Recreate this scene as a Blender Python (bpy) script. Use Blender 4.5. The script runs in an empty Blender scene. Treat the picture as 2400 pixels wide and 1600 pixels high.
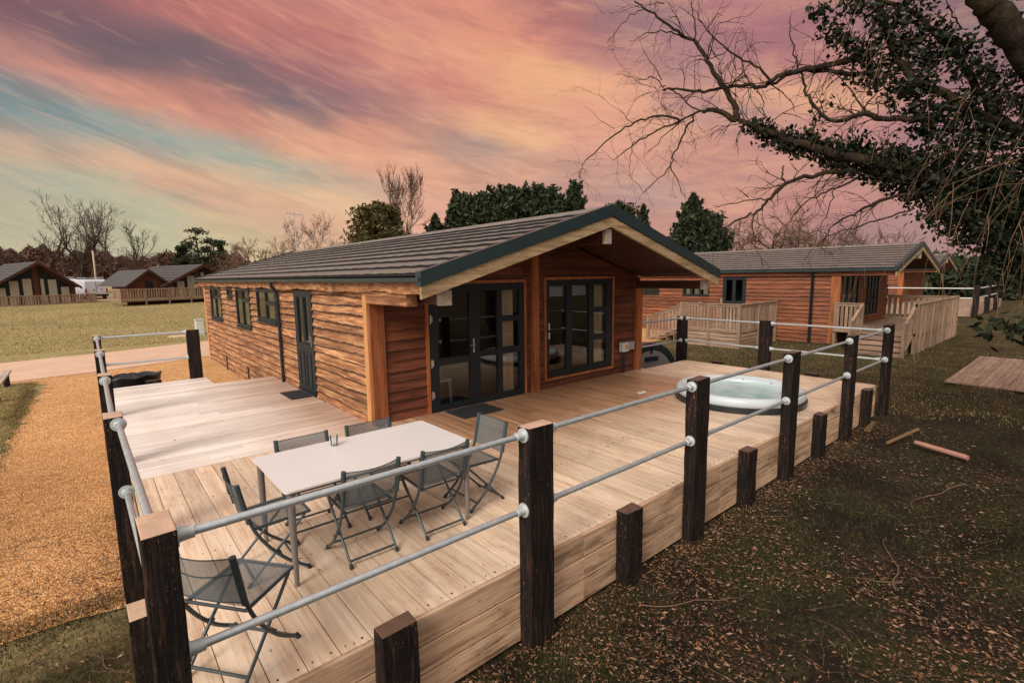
import bpy, math, random
import numpy as np
from mathutils import Vector, Matrix
R_=math.radians
scn=bpy.context.scene
COL=scn.collection
rnd=random.Random(7)

# ------------------------------------------------------------------ camera
CAM=np.array([-0.18083,-2.76167,2.22667]); FPX=1171.359
_y,_p,_r=R_(49.81),R_(-7.522),R_(-.831)
FW=np.array([math.cos(_p)*math.cos(_y),math.cos(_p)*math.sin(_y),math.sin(_p)])
_rt=np.array([math.sin(_y),-math.cos(_y),0]); _up=np.cross(_rt,FW)
RT=_rt*math.cos(_r)+_up*math.sin(_r); UP=-_rt*math.sin(_r)+_up*math.cos(_r)
def ray(x,y): return FW+RT*(x-1200)/FPX+UP*(800-y)/FPX
def on(ax,v,x,y):
    d=ray(x,y); t=(v-CAM[ax])/d[ax]; return CAM+d*t
def at(D,x,y): return CAM+ray(x,y)*D
def proj(p):
    d=np.array(p)-CAM; z=d@FW; return (1200+FPX*(d@RT)/z,800-FPX*(d@UP)/z)
cd=bpy.data.cameras.new('camera'); co=bpy.data.objects.new('camera',cd); COL.objects.link(co)
cd.sensor_width=36; cd.lens=36*FPX/2400; cd.clip_end=3000; cd.clip_start=.05
m=Matrix.Identity(4)
for i in range(3):
    m[i][0]=RT[i]; m[i][1]=UP[i]; m[i][2]=-FW[i]; m[i][3]=CAM[i]
co.matrix_world=m; scn.camera=co

# ------------------------------------------------------------------ terrain height
def gz(x,y):
    t=max(0.,y-8.5)
    if t<=0: r=0.
    else:
        k=min(1,max(0,(x-10)/30)); k=1-k*k*(3-2*k)
        r=(.0155*t+.00003*t*t)*k if t<260 else (.0155*260+.00003*260*260)*k
    b=0.
    # gentle dips and humps in the rough ground right of the deck
    if y<-.3 and x>0.5:
        w=min(1,(-.3-y)/1.2)*min(1,(x-.5)/1.5)
        b=w*(.08*math.sin(x*1.3+y*.7)+.07*math.sin(y*2.3-x*.6)+.035*math.sin(x*3.1+1)+.02*math.sin(y*5.1+x*2.2)+.20*math.exp(-((x-4.4)/1.5)**2-((y+2.3)/.8)**2)-.30*math.exp(-((x-7.0)/.9)**2-((y+1.75)/.5)**2)-.35*math.exp(-((x-6.5)/3.)**2-((y+4.2)/1.1)**2))
    return -.65+r+b

# ------------------------------------------------------------------ mesh builder
class MB:
    def __init__(s): s.v=[]; s.f=[]; s.m=[]
    def add(s,vs,fs,mi=0):
        o=len(s.v); s.v.extend([tuple(map(float,q)) for q in vs]); s.f.extend([tuple(i+o for i in q) for q in fs]); s.m.extend([mi]*len(fs))
    def box(s,x0,x1,y0,y1,z0,z1,mi=0):
        vs=[(x,y,z) for z in(z0,z1) for y in(y0,y1) for x in(x0,x1)]
        s.add(vs,[(0,2,3,1),(4,5,7,6),(0,1,5,4),(2,6,7,3),(0,4,6,2),(1,3,7,5)],mi)
    def obox(s,p,q,w,h,mi=0,up=(0,0,1)):
        # beam from p to q, width w (sideways) and height h (up)
        p=Vector(p);q=Vector(q);d=(q-p).normalized(); u=Vector(up); sd=d.cross(u)
        if sd.length<1e-4: sd=d.cross(Vector((1,0,0)))
        sd.normalize(); u=sd.cross(d).normalized()
        vs=[]
        for c in(p,q):
            for a,b in((-1,-1),(1,-1),(1,1),(-1,1)): vs.append(c+sd*a*w/2+u*b*h/2)
        s.add(vs,[(0,1,2,3),(7,6,5,4),(0,4,5,1),(1,5,6,2),(2,6,7,3),(3,7,4,0)],mi)
    def tube(s,ps,rs,n=8,mi=0,cap=True):
        ps=[Vector(p) for p in ps]
        if not hasattr(rs,'__len__'): rs=[rs]*len(ps)
        o=len(s.v); pd=None
        for i,p in enumerate(ps):
            d=(ps[min(i+1,len(ps)-1)]-ps[max(i-1,0)])
            if d.length<1e-9: d=Vector((0,0,1))
            d.normalize()
            if pd is None:
                a=d.cross(Vector((0,0,1)))
                if a.length<1e-3: a=Vector((1,0,0))
                a.normalize()
            else:
                a=(pd-d*pd.dot(d))
                if a.length<1e-4: a=d.orthogonal()
                a.normalize()
            pd=a; b=d.cross(a)
            for k in range(n):
                t=2*math.pi*k/n; s.v.append(tuple(p+(a*math.cos(t)+b*math.sin(t))*rs[i]))
        for i in range(len(ps)-1):
            for k in range(n):
                k2=(k+1)%n; s.f.append((o+i*n+k,o+i*n+k2,o+(i+1)*n+k2,o+(i+1)*n+k)); s.m.append(mi)
        if cap and n>3:
            s.f.append(tuple(o+k for k in range(n))[::-1]); s.m.append(mi)
            q=o+(len(ps)-1)*n; s.f.append(tuple(q+k for k in range(n))); s.m.append(mi)
    def prism(s,poly,ax,a,b,mi=0):
        # poly: 2D points in the two axes other than ax, extruded from a to b
        def P(u,v,w): return [(w,u,v),(u,w,v),(u,v,w)][ax]
        n=len(poly)
        vs=[P(u,v,a) for u,v in poly]+[P(u,v,b) for u,v in poly]
        s.add(vs,[tuple(range(n))[::-1],tuple(range(n,2*n))]+[(i,(i+1)%n,n+(i+1)%n,n+i) for i in range(n)],mi)
    def lathe(s,prof,c,n=40,mi=0):
        o=len(s.v)
        for r,z in prof:
            for k in range(n):
                t=2*math.pi*k/n; s.v.append((c[0]+r*math.cos(t),c[1]+r*math.sin(t),c[2]+z))
        for i in range(len(prof)-1):
            for k in range(n):
                k2=(k+1)%n; s.f.append((o+i*n+k,o+i*n+k2,o+(i+1)*n+k2,o+(i+1)*n+k)); s.m.append(mi)
    def quad(s,a,b,c,d,mi=0): s.add([a,b,c,d],[(0,1,2,3)],mi)
    def build(s,name,mats,parent=None,smooth=False,bevel=0,org=None):
        me=bpy.data.meshes.new(name)
        if not isinstance(mats,(list,tuple)): mats=[mats]
        o=bpy.data.objects.new(name,me); COL.objects.link(o)
        v=np.array(s.v,dtype=float)
        if parent is not None:
            o.parent=parent; og=ORG.get(parent.name,(0,0,0)); ORG[o.name]=og
        else:
            if org is None:
                org=((v[:,0].min()+v[:,0].max())/2,(v[:,1].min()+v[:,1].max())/2,v[:,2].min())
            og=tuple(org); o.location=og; ORG[o.name]=og
        v=v-np.array(og)
        me.from_pydata(v.tolist(),[],s.f)
        for q in mats: me.materials.append(q)
        if len(mats)>1: me.polygons.foreach_set('material_index',s.m)
        if smooth is True: me.polygons.foreach_set('use_smooth',[True]*len(me.polygons))
        elif smooth: 
            me.polygons.foreach_set('use_smooth',[True]*len(me.polygons)); 
            me.set_sharp_from_angle(angle=R_(smooth))
        me.update()
        if bevel:
            b=o.modifiers.new('bevel','BEVEL'); b.width=bevel; b.segments=2; b.limit_method='ANGLE'; b.angle_limit=R_(40)
        return o
ORG={}
def thing(name,label,cat,loc,group=None,rz=0):
    o=bpy.data.objects.new(name,None); COL.objects.link(o); o.location=loc; o.rotation_euler=(0,0,rz)
    o.empty_display_size=.2; o['label']=label; o['category']=cat; ORG[o.name]=tuple(loc)
    if group: o['group']=group
    return o
def tag(o,label,cat,group=None):
    o['label']=label; o['category']=cat
    if group: o['group']=group
    return o
def struct(o): o['kind']='structure'; return o
def dup(root,loc,rz=0,label=None):
    r=root.copy(); COL.objects.link(r); r.location=loc; r.rotation_euler=(0,0,rz)
    if label: r['label']=label
    for ch in list(root.children):
        c=ch.copy(); COL.objects.link(c); c.parent=r
        for g in ch.children:
            d=g.copy(); COL.objects.link(d); d.parent=c
    return r

# ------------------------------------------------------------------ materials
def srgb(r,g,b):
    f=lambda c:(c/12.92 if c<=.04045 else ((c+.055)/1.055)**2.4)
    return (f(r/255),f(g/255),f(b/255),1)
class NT:
    def __init__(s,nt): s.t=nt
    def n(s,ty,ins=None,**pr):
        nd=s.t.nodes.new('ShaderNode'+ty)
        for k,v in pr.items(): setattr(nd,k,v)
        for k,v in (ins or {}).items():
            so=nd.inputs[k]
            if isinstance(v,bpy.types.NodeSocket): s.t.links.new(v,so)
            else: so.default_value=v
        return nd
    def mix(s,f,a,b,blend='MIX'):
        nd=s.t.nodes.new('ShaderNodeMix'); nd.data_type='RGBA'; nd.blend_type=blend; nd.clamp_factor=True
        for i,v in((0,f),(6,a),(7,b)):
            so=nd.inputs[i]
            if isinstance(v,bpy.types.NodeSocket): s.t.links.new(v,so)
            else: so.default_value=v if i==0 else tuple(v)[:3]+(1,)
        return nd.outputs[2]
    def ma(s,op,a,b=0.,c=0.):
        nd=s.t.nodes.new('ShaderNodeMath'); nd.operation=op
        for i,v in enumerate((a,b,c)):
            if isinstance(v,bpy.types.NodeSocket): s.t.links.new(v,nd.inputs[i])
            else: nd.inputs[i].default_value=v
        return nd.outputs[0]
    def vm(s,op,a,b=None,sc=None):
        nd=s.t.nodes.new('ShaderNodeVectorMath'); nd.operation=op
        for i,v in enumerate((a,b)):
            if v is None: continue
            if isinstance(v,bpy.types.NodeSocket): s.t.links.new(v,nd.inputs[i])
            else: nd.inputs[i].default_value=v
        if sc is not None:
            if isinstance(sc,bpy.types.NodeSocket): s.t.links.new(sc,nd.inputs[3])
            else: nd.inputs[3].default_value=sc
        return nd.outputs['Value'] if op in('DOT_PRODUCT','LENGTH','DISTANCE') else nd.outputs['Vector']
    def ramp(s,f,stops,interp='LINEAR'):
        nd=s.t.nodes.new('ShaderNodeValToRGB'); cr=nd.color_ramp; cr.interpolation=interp
        while len(cr.elements)<len(stops): cr.elements.new(.5)
        for e,(p,c) in zip(cr.elements,stops):
            e.position=p; e.color=c if len(c)==4 else tuple(c)+(1,)
        s.t.links.new(f,nd.inputs[0]); return nd.outputs[0]
    def noise(s,vec,scale,detail=4,rough=.55,dist=0.):
        return s.n('TexNoise',{'Vector':vec,'Scale':scale,'Detail':detail,'Roughness':rough,'Distortion':dist}).outputs[0]
    def scl(s,vec,sc,loc=(0,0,0)):
        return s.n('Mapping',{'Vector':vec,'Scale':sc,'Location':loc}).outputs[0]
def newmat(name):
    m=bpy.data.materials.new(name); m.use_nodes=True; m.node_tree.nodes.clear()
    t=NT(m.node_tree); o=t.n('OutputMaterial'); b=t.n('BsdfPrincipled'); m.node_tree.links.new(b.outputs[0],o.inputs[0])
    return m,t,b,o
def setin(t,b,**k):
    for n,v in k.items():
        so=b.inputs[n.replace('_',' ')]
        if isinstance(v,bpy.types.NodeSocket): t.t.links.new(v,so)
        else: so.default_value=v
def bump(t,h,strength=.3,dist=.01):
    return t.n('Bump',{'Height':h,'Strength':strength,'Distance':dist}).outputs[0]
def island(t): return t.n('NewGeometry').outputs['Random Per Island']
def coords(t): return t.n('TexCoord').outputs['Object']

def plain(name,col,rough=.6,metal=0.,var=.12,scale=8,bmp=.15,isl=0.,spec=.5):
    m,t,b,o=newmat(name); c=coords(t)
    n=t.noise(c,scale,5,.6); k=t.ma('MULTIPLY_ADD',n,2*var,1-var)
    if isl: k=t.ma('MULTIPLY',k,t.ma('MULTIPLY_ADD',island(t),2*isl,1-isl))
    cc=t.vm('SCALE',tuple(col)[:3],sc=k)
    setin(t,b,Base_Color=cc,Roughness=t.ma('MULTIPLY_ADD',n,.2,rough-.1),Metallic=metal)
    b.inputs['Specular IOR Level'].default_value=spec
    if bmp: setin(t,b,Normal=bump(t,t.noise(c,scale*6,3),bmp,.005))
    return m
def wood(name,cols,axis,rough=.65,isl=.24,grain=60,knots=.6,bmp=.35,blotch=.25,spec=.4,dirt=None):
    """cols: dark, mid, light (linear). grain runs along axis (0,1,2)."""
    m,t,b,o=newmat(name); c=coords(t); r=island(t)
    off=t.vm('SCALE',(31.7,17.3,23.9),sc=r); c2=t.vm('ADD',c,off)
    sc=[grain]*3; sc[axis]=2.2
    g=t.noise(t.scl(c2,tuple(sc)),1,4,.6,.4)
    sc2=[grain*.25]*3; sc2[axis]=.8
    g2=t.noise(t.scl(c2,tuple(sc2)),1,3,.5,.8)
    gg=t.ma('ADD',t.ma('MULTIPLY',g,.55),t.ma('MULTIPLY',g2,.45))
    col=t.ramp(gg,[(.3,cols[0]),(.47,cols[1]),(.66,cols[2])])
    bl=t.noise(c,1.3,4,.6)
    k=t.ma('MULTIPLY',t.ma('MULTIPLY_ADD',bl,2*blotch,1-blotch),t.ma('MULTIPLY_ADD',r,2*isl,1-isl))
    col=t.vm('SCALE',col,sc=k)
    if knots:
        s3=[13.]*3; s3[axis]=4.2
        v=t.n('TexVoronoi',{'Vector':t.scl(c2,tuple(s3)),'Scale':1.,'Randomness':1.}).outputs['Distance']
        kk=t.ramp(v,[(.0,(1,1,1)),(.07,(.8,.8,.8)),(.11,(0,0,0))])
        col=t.mix(t.ma('MULTIPLY',kk,knots),col,tuple(x*.35 for x in cols[0][:3]))
    if dirt:
        sd=[dirt[1]*5.]*3; sd[axis]=dirt[1]*.9; d=t.ramp(t.noise(t.scl(c2,tuple(sd)),1.,7,.72),[(.5,(0,0,0)),(.68,(1,1,1))])
        col=t.mix(t.ma('MULTIPLY',d,dirt[2]),col,dirt[0])
    setin(t,b,Base_Color=col,Roughness=t.ma('MULTIPLY_ADD',bl,.3,rough-.15))
    b.inputs['Specular IOR Level'].default_value=spec
    if bmp: setin(t,b,Normal=bump(t,gg,bmp,.004))
    return m
def L(*c): return [srgb(*x) for x in c]
DK=L((150,112,84),(198,160,128),(222,190,160))
def deckmat(name,axis,light_mask,P=((192,158,128),(222,194,166),(238,218,196)),dirt_=.4):
    """pale new boards; porch shade and wall bounce painted orange near the house, sky sheen painted pale"""
    m,t,b,o=newmat(name); c=coords(t); r=island(t)
    off=t.vm('SCALE',(31.7,17.3,23.9),sc=r); c2=t.vm('ADD',c,off)
    sc=[55.]*3; sc[axis]=1.8; g=t.noise(t.scl(c2,tuple(sc)),1,4,.6,.3)
    sc2=[14.]*3; sc2[axis]=.7; g2=t.noise(t.scl(c2,tuple(sc2)),1,3,.5,.8)
    gg=t.ma('ADD',t.ma('MULTIPLY',g,.5),t.ma('MULTIPLY',g2,.5))
    pale=t.ramp(gg,[(.3,srgb(*P[0])),(.48,srgb(*P[1])),(.66,srgb(*P[2]))])
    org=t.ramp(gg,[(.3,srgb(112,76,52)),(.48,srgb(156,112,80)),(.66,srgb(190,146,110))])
    ps=t.n('SeparateXYZ',{0:c})
    # mask of the painted porch shade and wall bounce near the house
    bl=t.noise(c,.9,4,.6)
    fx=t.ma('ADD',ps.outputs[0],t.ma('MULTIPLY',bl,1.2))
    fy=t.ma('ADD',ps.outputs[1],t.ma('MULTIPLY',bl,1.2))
    mk=light_mask(t,fx,fy)
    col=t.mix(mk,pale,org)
    k=t.ma('MULTIPLY',t.ma('MULTIPLY_ADD',bl,.3,.85),t.ma('MULTIPLY_ADD',r,.26,.86))
    col=t.vm('SCALE',col,sc=k)
    s3=[11.]*3; s3[axis]=3.4
    v=t.n('TexVoronoi',{'Vector':t.scl(c2,tuple(s3)),'Scale':1.,'Randomness':1.}).outputs['Distance']
    kk=t.ramp(v,[(.0,(1,1,1)),(.05,(.8,.8,.8)),(.085,(0,0,0))])
    col=t.mix(t.ma('MULTIPLY',kk,.75),col,srgb(104,62,38))
    sd3=[9.]*3; sd3[axis]=2.4; d=t.ramp(t.ma('ADD',t.ma('MULTIPLY',t.noise(c,1.4,7,.75),.55),t.ma('MULTIPLY',t.noise(t.scl(c2,tuple(sd3)),1.,6,.75),.45)),[(.51,(0,0,0)),(.64,(1,1,1))])
    col=t.mix(t.ma('MULTIPLY',d,dirt_),col,srgb(120,80,54))
    wn=t.noise(c,.55,3,.5)
    rg=t.n('MapRange',{0:wn,1:.35,2:.65,3:.30,4:.55}).outputs[0]
    setin(t,b,Base_Color=col,Roughness=rg,Normal=bump(t,gg,.25,.003))
    b.inputs['Specular IOR Level'].default_value=.55
    return m
def porch_shade(t,fx,fy):  # shade under the porch, painted as an orange-brown tone
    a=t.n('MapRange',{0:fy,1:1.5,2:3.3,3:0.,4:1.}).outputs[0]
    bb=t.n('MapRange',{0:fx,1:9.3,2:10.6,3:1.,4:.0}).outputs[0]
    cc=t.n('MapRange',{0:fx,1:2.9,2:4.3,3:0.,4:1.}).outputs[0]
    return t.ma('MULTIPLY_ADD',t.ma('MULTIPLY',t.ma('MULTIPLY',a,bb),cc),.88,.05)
def wall_bounce(t,fx,fy):  # orange bounce light off the side wall, painted into the cross boards
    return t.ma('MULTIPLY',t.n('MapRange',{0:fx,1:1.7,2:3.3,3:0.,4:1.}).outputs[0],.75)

M={}
M['deck_y']=deckmat('deck_boards_lengthwise',1,porch_shade)
M['deck_x']=deckmat('deck_boards_crosswise',0,wall_bounce,((214,196,184),(236,224,214),(246,238,230)),.2)  # paler palette stands in for sky sheen on the left boards
FA=L((130,98,72),(188,152,122),(216,184,154))
M['fascia_x']=wood('fascia_timber',FA,0,.6,.16,75,.7,.5,.3,dirt=(srgb(74,50,34),1.7,.8))
M['fascia_y']=wood('fascia_timber_side',FA,1,.6,.14,45,.6,.4,.3,dirt=(srgb(70,46,30),2.2,.6))
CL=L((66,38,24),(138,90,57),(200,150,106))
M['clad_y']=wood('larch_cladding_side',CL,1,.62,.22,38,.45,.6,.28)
CLf=L((52,25,16),(94,48,30),(130,74,47))  # darker than the side boards, with porch shade put into the colour
M['clad_x']=wood('shaded_cladding_front',CLf,0,.6,.22,38,.5,.5,.28)
CLo=L((58,31,20),(114,63,37),(154,92,56))
M['clad_o']=wood('orange_cladding',CLo,1,.6,.22,38,.4,.5,.25)
M['clad_ox']=wood('orange_cladding_front',CLo,0,.6,.22,38,.4,.5,.25)
M['clad_dk']=wood('dark_chalet_boards',L((56,30,20),(96,52,32),(128,72,44)),0,.7,.15,20,.2,.3,.25)
M['post_z']=wood('orange_post',L((96,50,26),(150,86,46),(180,110,66)),2,.55,.05,40,.7,.3,.2)
M['dark_z']=wood('dark_corner_board',L((84,42,24),(128,70,40),(160,96,58)),2,.6,.08,40,.6,.3,.2)
M['corner_z']=wood('pale_corner_board',L((140,84,44),(190,132,82),(214,164,112)),2,.6,.08,40,.5,.3,.2)
M['bark']=plain('bark_edge',(.035,.018,.009),.9,0,.4,30,.5)
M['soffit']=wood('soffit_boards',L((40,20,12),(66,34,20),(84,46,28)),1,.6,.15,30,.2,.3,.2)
M['sleeper']=None
def sleeper():
    m,t,b,o=newmat('tarred_sleeper'); c=coords(t); r=island(t); c2=t.vm('ADD',c,t.vm('SCALE',(9.1,5.3,7.7),sc=r))
    g=t.noise(t.scl(c2,(42,42,2.5)),1,5,.7,.5); g2=t.noise(t.scl(c2,(70,70,26)),1,4,.7)
    col=t.ramp(g,[(.36,srgb(10,9,10)),(.53,srgb(28,21,18)),(.68,srgb(70,48,36))])
    sp=t.ramp(g2,[(.6,(0,0,0)),(.69,(1,1,1))])
    ms=t.ramp(t.noise(c2,1.9,3),[(.45,(0,0,0)),(.62,(1,1,1))])
    col=t.mix(t.ma('MULTIPLY',t.ma('MULTIPLY',sp,ms),.8),col,srgb(168,120,88))
    setin(t,b,Base_Color=col,Roughness=.75,Normal=bump(t,t.ma('ADD',g,t.ma('MULTIPLY',g2,.5)),.9,.014)); b.inputs['Specular IOR Level'].default_value=.22; return m
M['sleeper']=sleeper()
M['endgrain']=plain('sawn_end_grain',srgb(190,158,132),.75,0,.35,9,.6)
M['endgrain_dark']=plain('weathered_end_grain',srgb(92,66,52),.8,0,.5,14,.9)
M['galv']=plain('galvanised_steel',(.52,.56,.58),.36,.6,.32,22,.15)
M['galv_cast']=plain('cast_flange',(.56,.60,.60),.45,.45,.25,30,.35)
M['green']=plain('dark_green_trim',(.018,.034,.036),.38,0,.15,4,.05)
M['frame']=plain('dark_window_frame',(.004,.008,.012),.55,0,.15,4,.03)
M['chair']=plain('chair_tube_paint',srgb(62,74,78),.35,.2,.1,6,.0)
M['plastic_black']=plain('black_plastic',(.01,.014,.018),.35,0,.3,5,.5)
M['tabletop']=plain('matt_white_tabletop',srgb(216,210,208),.32,0,.06,2.2,.04)
M['tableleg']=plain('taupe_table_leg',srgb(120,112,108),.4,.1,.05,3,.0)
M['mat']=plain('rubber_door_mat',(.012,.012,.014),.85,0,.4,60,.9)
M['white']=plain('white_paint',srgb(205,205,200),.45,0,.06,5,.05)
M['vanpaint']=plain('van_paint',(.62,.62,.66),.3,0,.05,2,0)
M['steel']=plain('chrome_handle',(.7,.7,.7),.25,1,.05,4,0)
M['grey_box']=plain('grey_plastic',srgb(150,152,155),.45,0,.05,5,0)
M['orange']=plain('orange_plastic',srgb(225,110,30),.4,0,.03,5,0)
M['curtain']=wood('curtain_cloth',L((206,168,120),(236,204,160),(246,222,184)),2,.9,.05,30,0,.3,.08)
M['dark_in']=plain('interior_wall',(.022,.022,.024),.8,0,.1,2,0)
M['greywood_x']=wood('silvered_picket_timber',L((92,72,58),(138,112,92),(168,142,120)),2,.75,.2,40,.3,.4,.25)
M['greywood_h']=wood('silvered_rail_timber',L((92,72,58),(142,116,96),(172,146,124)),1,.75,.2,40,.3,.4,.25)
M['greywood_hx']=wood('silvered_rail_timber_x',L((92,72,58),(142,116,96),(172,146,124)),0,.75,.2,40,.3,.4,.25)
M['pallet']=wood('weathered_platform_boards',L((108,84,70),(150,122,104),(176,150,130)),0,.75,.12,30,.3,.3,.25)
M['barge']=wood('weathered_barge_board',L((104,80,54),(160,132,98),(192,168,136)),0,.75,.0,34,.5,.5,.35,dirt=(srgb(112,88,34),3.2,.75))
M['beamend']=wood('grey_beam_end',L((120,104,90),(168,150,134),(196,180,164)),1,.75,.1,34,.2,.4,.2)
M['pinkpipe']=plain('peeled_log_surface',srgb(168,122,108),.6,0,.25,7,.4)
M['ply']=plain('split_plank',srgb(108,80,50),.7,0,.25,7,.3)
M['cover_light']=plain('cover_underside',srgb(150,142,138),.6,0,.2,3,.3)
M['cover_dark']=plain('cover_rim_vinyl',srgb(34,46,50),.35,0,.3,4,.3)
def tiles():
    m,t,b,o=newmat('gritted_roof_tiles'); c=coords(t)
    g=t.noise(c,90,3,.7); g2=t.noise(c,2.0,5,.65)
    col=t.ramp(g,[(.3,srgb(66,60,58)),(.5,srgb(112,102,96)),(.72,srgb(170,154,142))])
    col=t.vm('SCALE',col,sc=t.ma('MULTIPLY_ADD',g2,.7,.62))
    ms=t.ramp(t.noise(c,1.1,6,.7),[(.58,(0,0,0)),(.7,(1,1,1))])
    col=t.mix(t.ma('MULTIPLY',ms,.35),col,srgb(120,104,64))
    setin(t,b,Base_Color=col,Roughness=.8,Normal=bump(t,g,.6,.006)); b.inputs['Specular IOR Level'].default_value=.3; return m
M['tile']=tiles()
M['tile_dark']=plain('dark_chalet_tiles',srgb(70,66,66),.8,0,.25,6,.4)
M['tile_edge']=plain('tile_front_edge',(.012,.012,.014),.7,0,.3,20,.2)
def mesh_cloth():
    m,t,b,o=newmat('woven_chair_mesh'); c=coords(t)
    setin(t,b,Base_Color=srgb(88,98,102),Roughness=.6)
    tr=t.n('BsdfTransparent'); mx=t.n('MixShader',{0:.72}); 
    t.t.links.new(tr.outputs[0],mx.inputs[1]); t.t.links.new(b.outputs[0],mx.inputs[2]); t.t.links.new(mx.outputs[0],o.inputs[0]); return m
M['cloth']=mesh_cloth()
def glass(name,tint,trans=.75):
    m,t,b,o=newmat(name)
    tr=t.n('BsdfTransparent',{'Color':tint}); gl=t.n('BsdfGlossy',{'Color':(1,1,1,1),'Roughness':.02})
    fr=t.n('Fresnel',{'IOR':1.55}); f2=t.ma('MINIMUM',t.ma('MULTIPLY_ADD',fr.outputs[0],1.25,.03),.95)
    mx=t.n('MixShader',{0:f2}); t.t.links.new(tr.outputs[0],mx.inputs[1]); t.t.links.new(gl.outputs[0],mx.inputs[2]); t.t.links.new(mx.outputs[0],o.inputs[0]); return m
M['glass']=glass('window_glass',(.66,.70,.74,1))
M['darkglass']=plain('dark_glazing',(.01,.012,.014),.08,0,.05,3,0)
M['cup']=glass('clear_tumbler',(.93,.95,.95,1))
def water():
    m,t,b,o=newmat('tub_water'); c=coords(t)
    setin(t,b,Base_Color=t.ramp(t.noise(c,2.5,3),[(.3,srgb(128,174,180)),(.7,srgb(184,206,206))]),Roughness=.05,Normal=bump(t,t.noise(c,7,4),.5,.03)); b.inputs['Specular IOR Level'].default_value=.6; return m
M['water']=water()
M['tub']=plain('acrylic_tub_shell',srgb(190,200,204),.25,0,.05,3,0)
def leafmat(name,stops,trans=.25,rough=.6,spec=.3):
    m,t,b,o=newmat(name); r=island(t); c=coords(t)
    k=t.ma('ADD',t.ma('MULTIPLY',r,.75),t.ma('MULTIPLY',t.noise(c,.8,2),.25))
    col=t.ramp(k,stops); setin(t,b,Base_Color=col,Roughness=rough); b.inputs['Specular IOR Level'].default_value=spec
    if trans:
        tl=t.n('BsdfTranslucent',{'Color':col}); mx=t.n('MixShader',{0:trans})
        t.t.links.new(b.outputs[0],mx.inputs[1]); t.t.links.new(tl.outputs[0],mx.inputs[2]); t.t.links.new(mx.outputs[0],o.inputs[0])
    return m
def st(*c): return [(i/(len(c)-1),srgb(*x)) for i,x in enumerate(c)]
M['ivy']=leafmat('ivy_leaves',st((12,17,12),(20,28,17),(32,40,22),(62,66,40)),.10,.6,.22)
M['conifer']=leafmat('conifer_foliage',st((22,30,24),(36,46,30),(52,60,36),(78,80,48)),.1,.7)
M['bushleaf']=leafmat('evergreen_bush_foliage',st((40,44,26),(66,62,34),(96,84,48),(116,98,62)),.1,.7)
M['litter']=leafmat('fallen_leaves',st((26,18,14),(44,30,22),(74,52,38),(116,86,64),(160,128,102),(128,76,42),(206,180,154)),.1,.7)
M['grassleaf']=leafmat('grass_blades',st((24,30,15),(42,48,22),(66,68,32),(104,94,54)),.2,.7)
M['lawnleaf']=leafmat('lawn_blades',st((104,92,56),(136,120,76),(164,146,98),(196,176,128)),.2,.7)
M['twig']=plain('twig_bark',srgb(104,80,58),.8,0,.35,6,.2,isl=.4)
def barkmat():
    m,t,b,o=newmat('rough_mossy_bark'); c=coords(t); n=t.noise(c,9,6,.7); v=t.noise(t.scl(c,(26,26,8)),1,5,.7,.6); ms=t.ramp(t.noise(c,3.1,5,.65),[(.5,(0,0,0)),(.64,(1,1,1))])
    col=t.ramp(t.ma('ADD',t.ma('MULTIPLY',n,.5),t.ma('MULTIPLY',v,.5)),[(.35,srgb(22,17,14)),(.52,srgb(50,40,32)),(.68,srgb(84,68,54))])
    col=t.mix(t.ma('MULTIPLY',ms,.55),col,srgb(72,62,30)); setin(t,b,Base_Color=col,Roughness=.9,Normal=bump(t,t.ma('ADD',n,v),1.,.03)); b.inputs['Specular IOR Level'].default_value=.2; return m
M['branch']=barkmat()
M['farbark']=plain('distant_bark',srgb(70,52,44),.9,0,.3,3,0)
M['redtwig']=plain('reddish_twigs',srgb(108,82,68),.9,0,.3,2,0)
M['browntwig']=plain('ochre_brown_twigs',srgb(104,80,62),.9,0,.3,2,0)
M['withy']=plain('hanging_willow_twigs',srgb(104,76,52),.7,0,.35,4,0,isl=.35)
M['wood_mass']=leafmat('winter_woodland',st((58,44,38),(84,62,52),(104,80,66),(126,98,80)),.0,.9)

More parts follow.
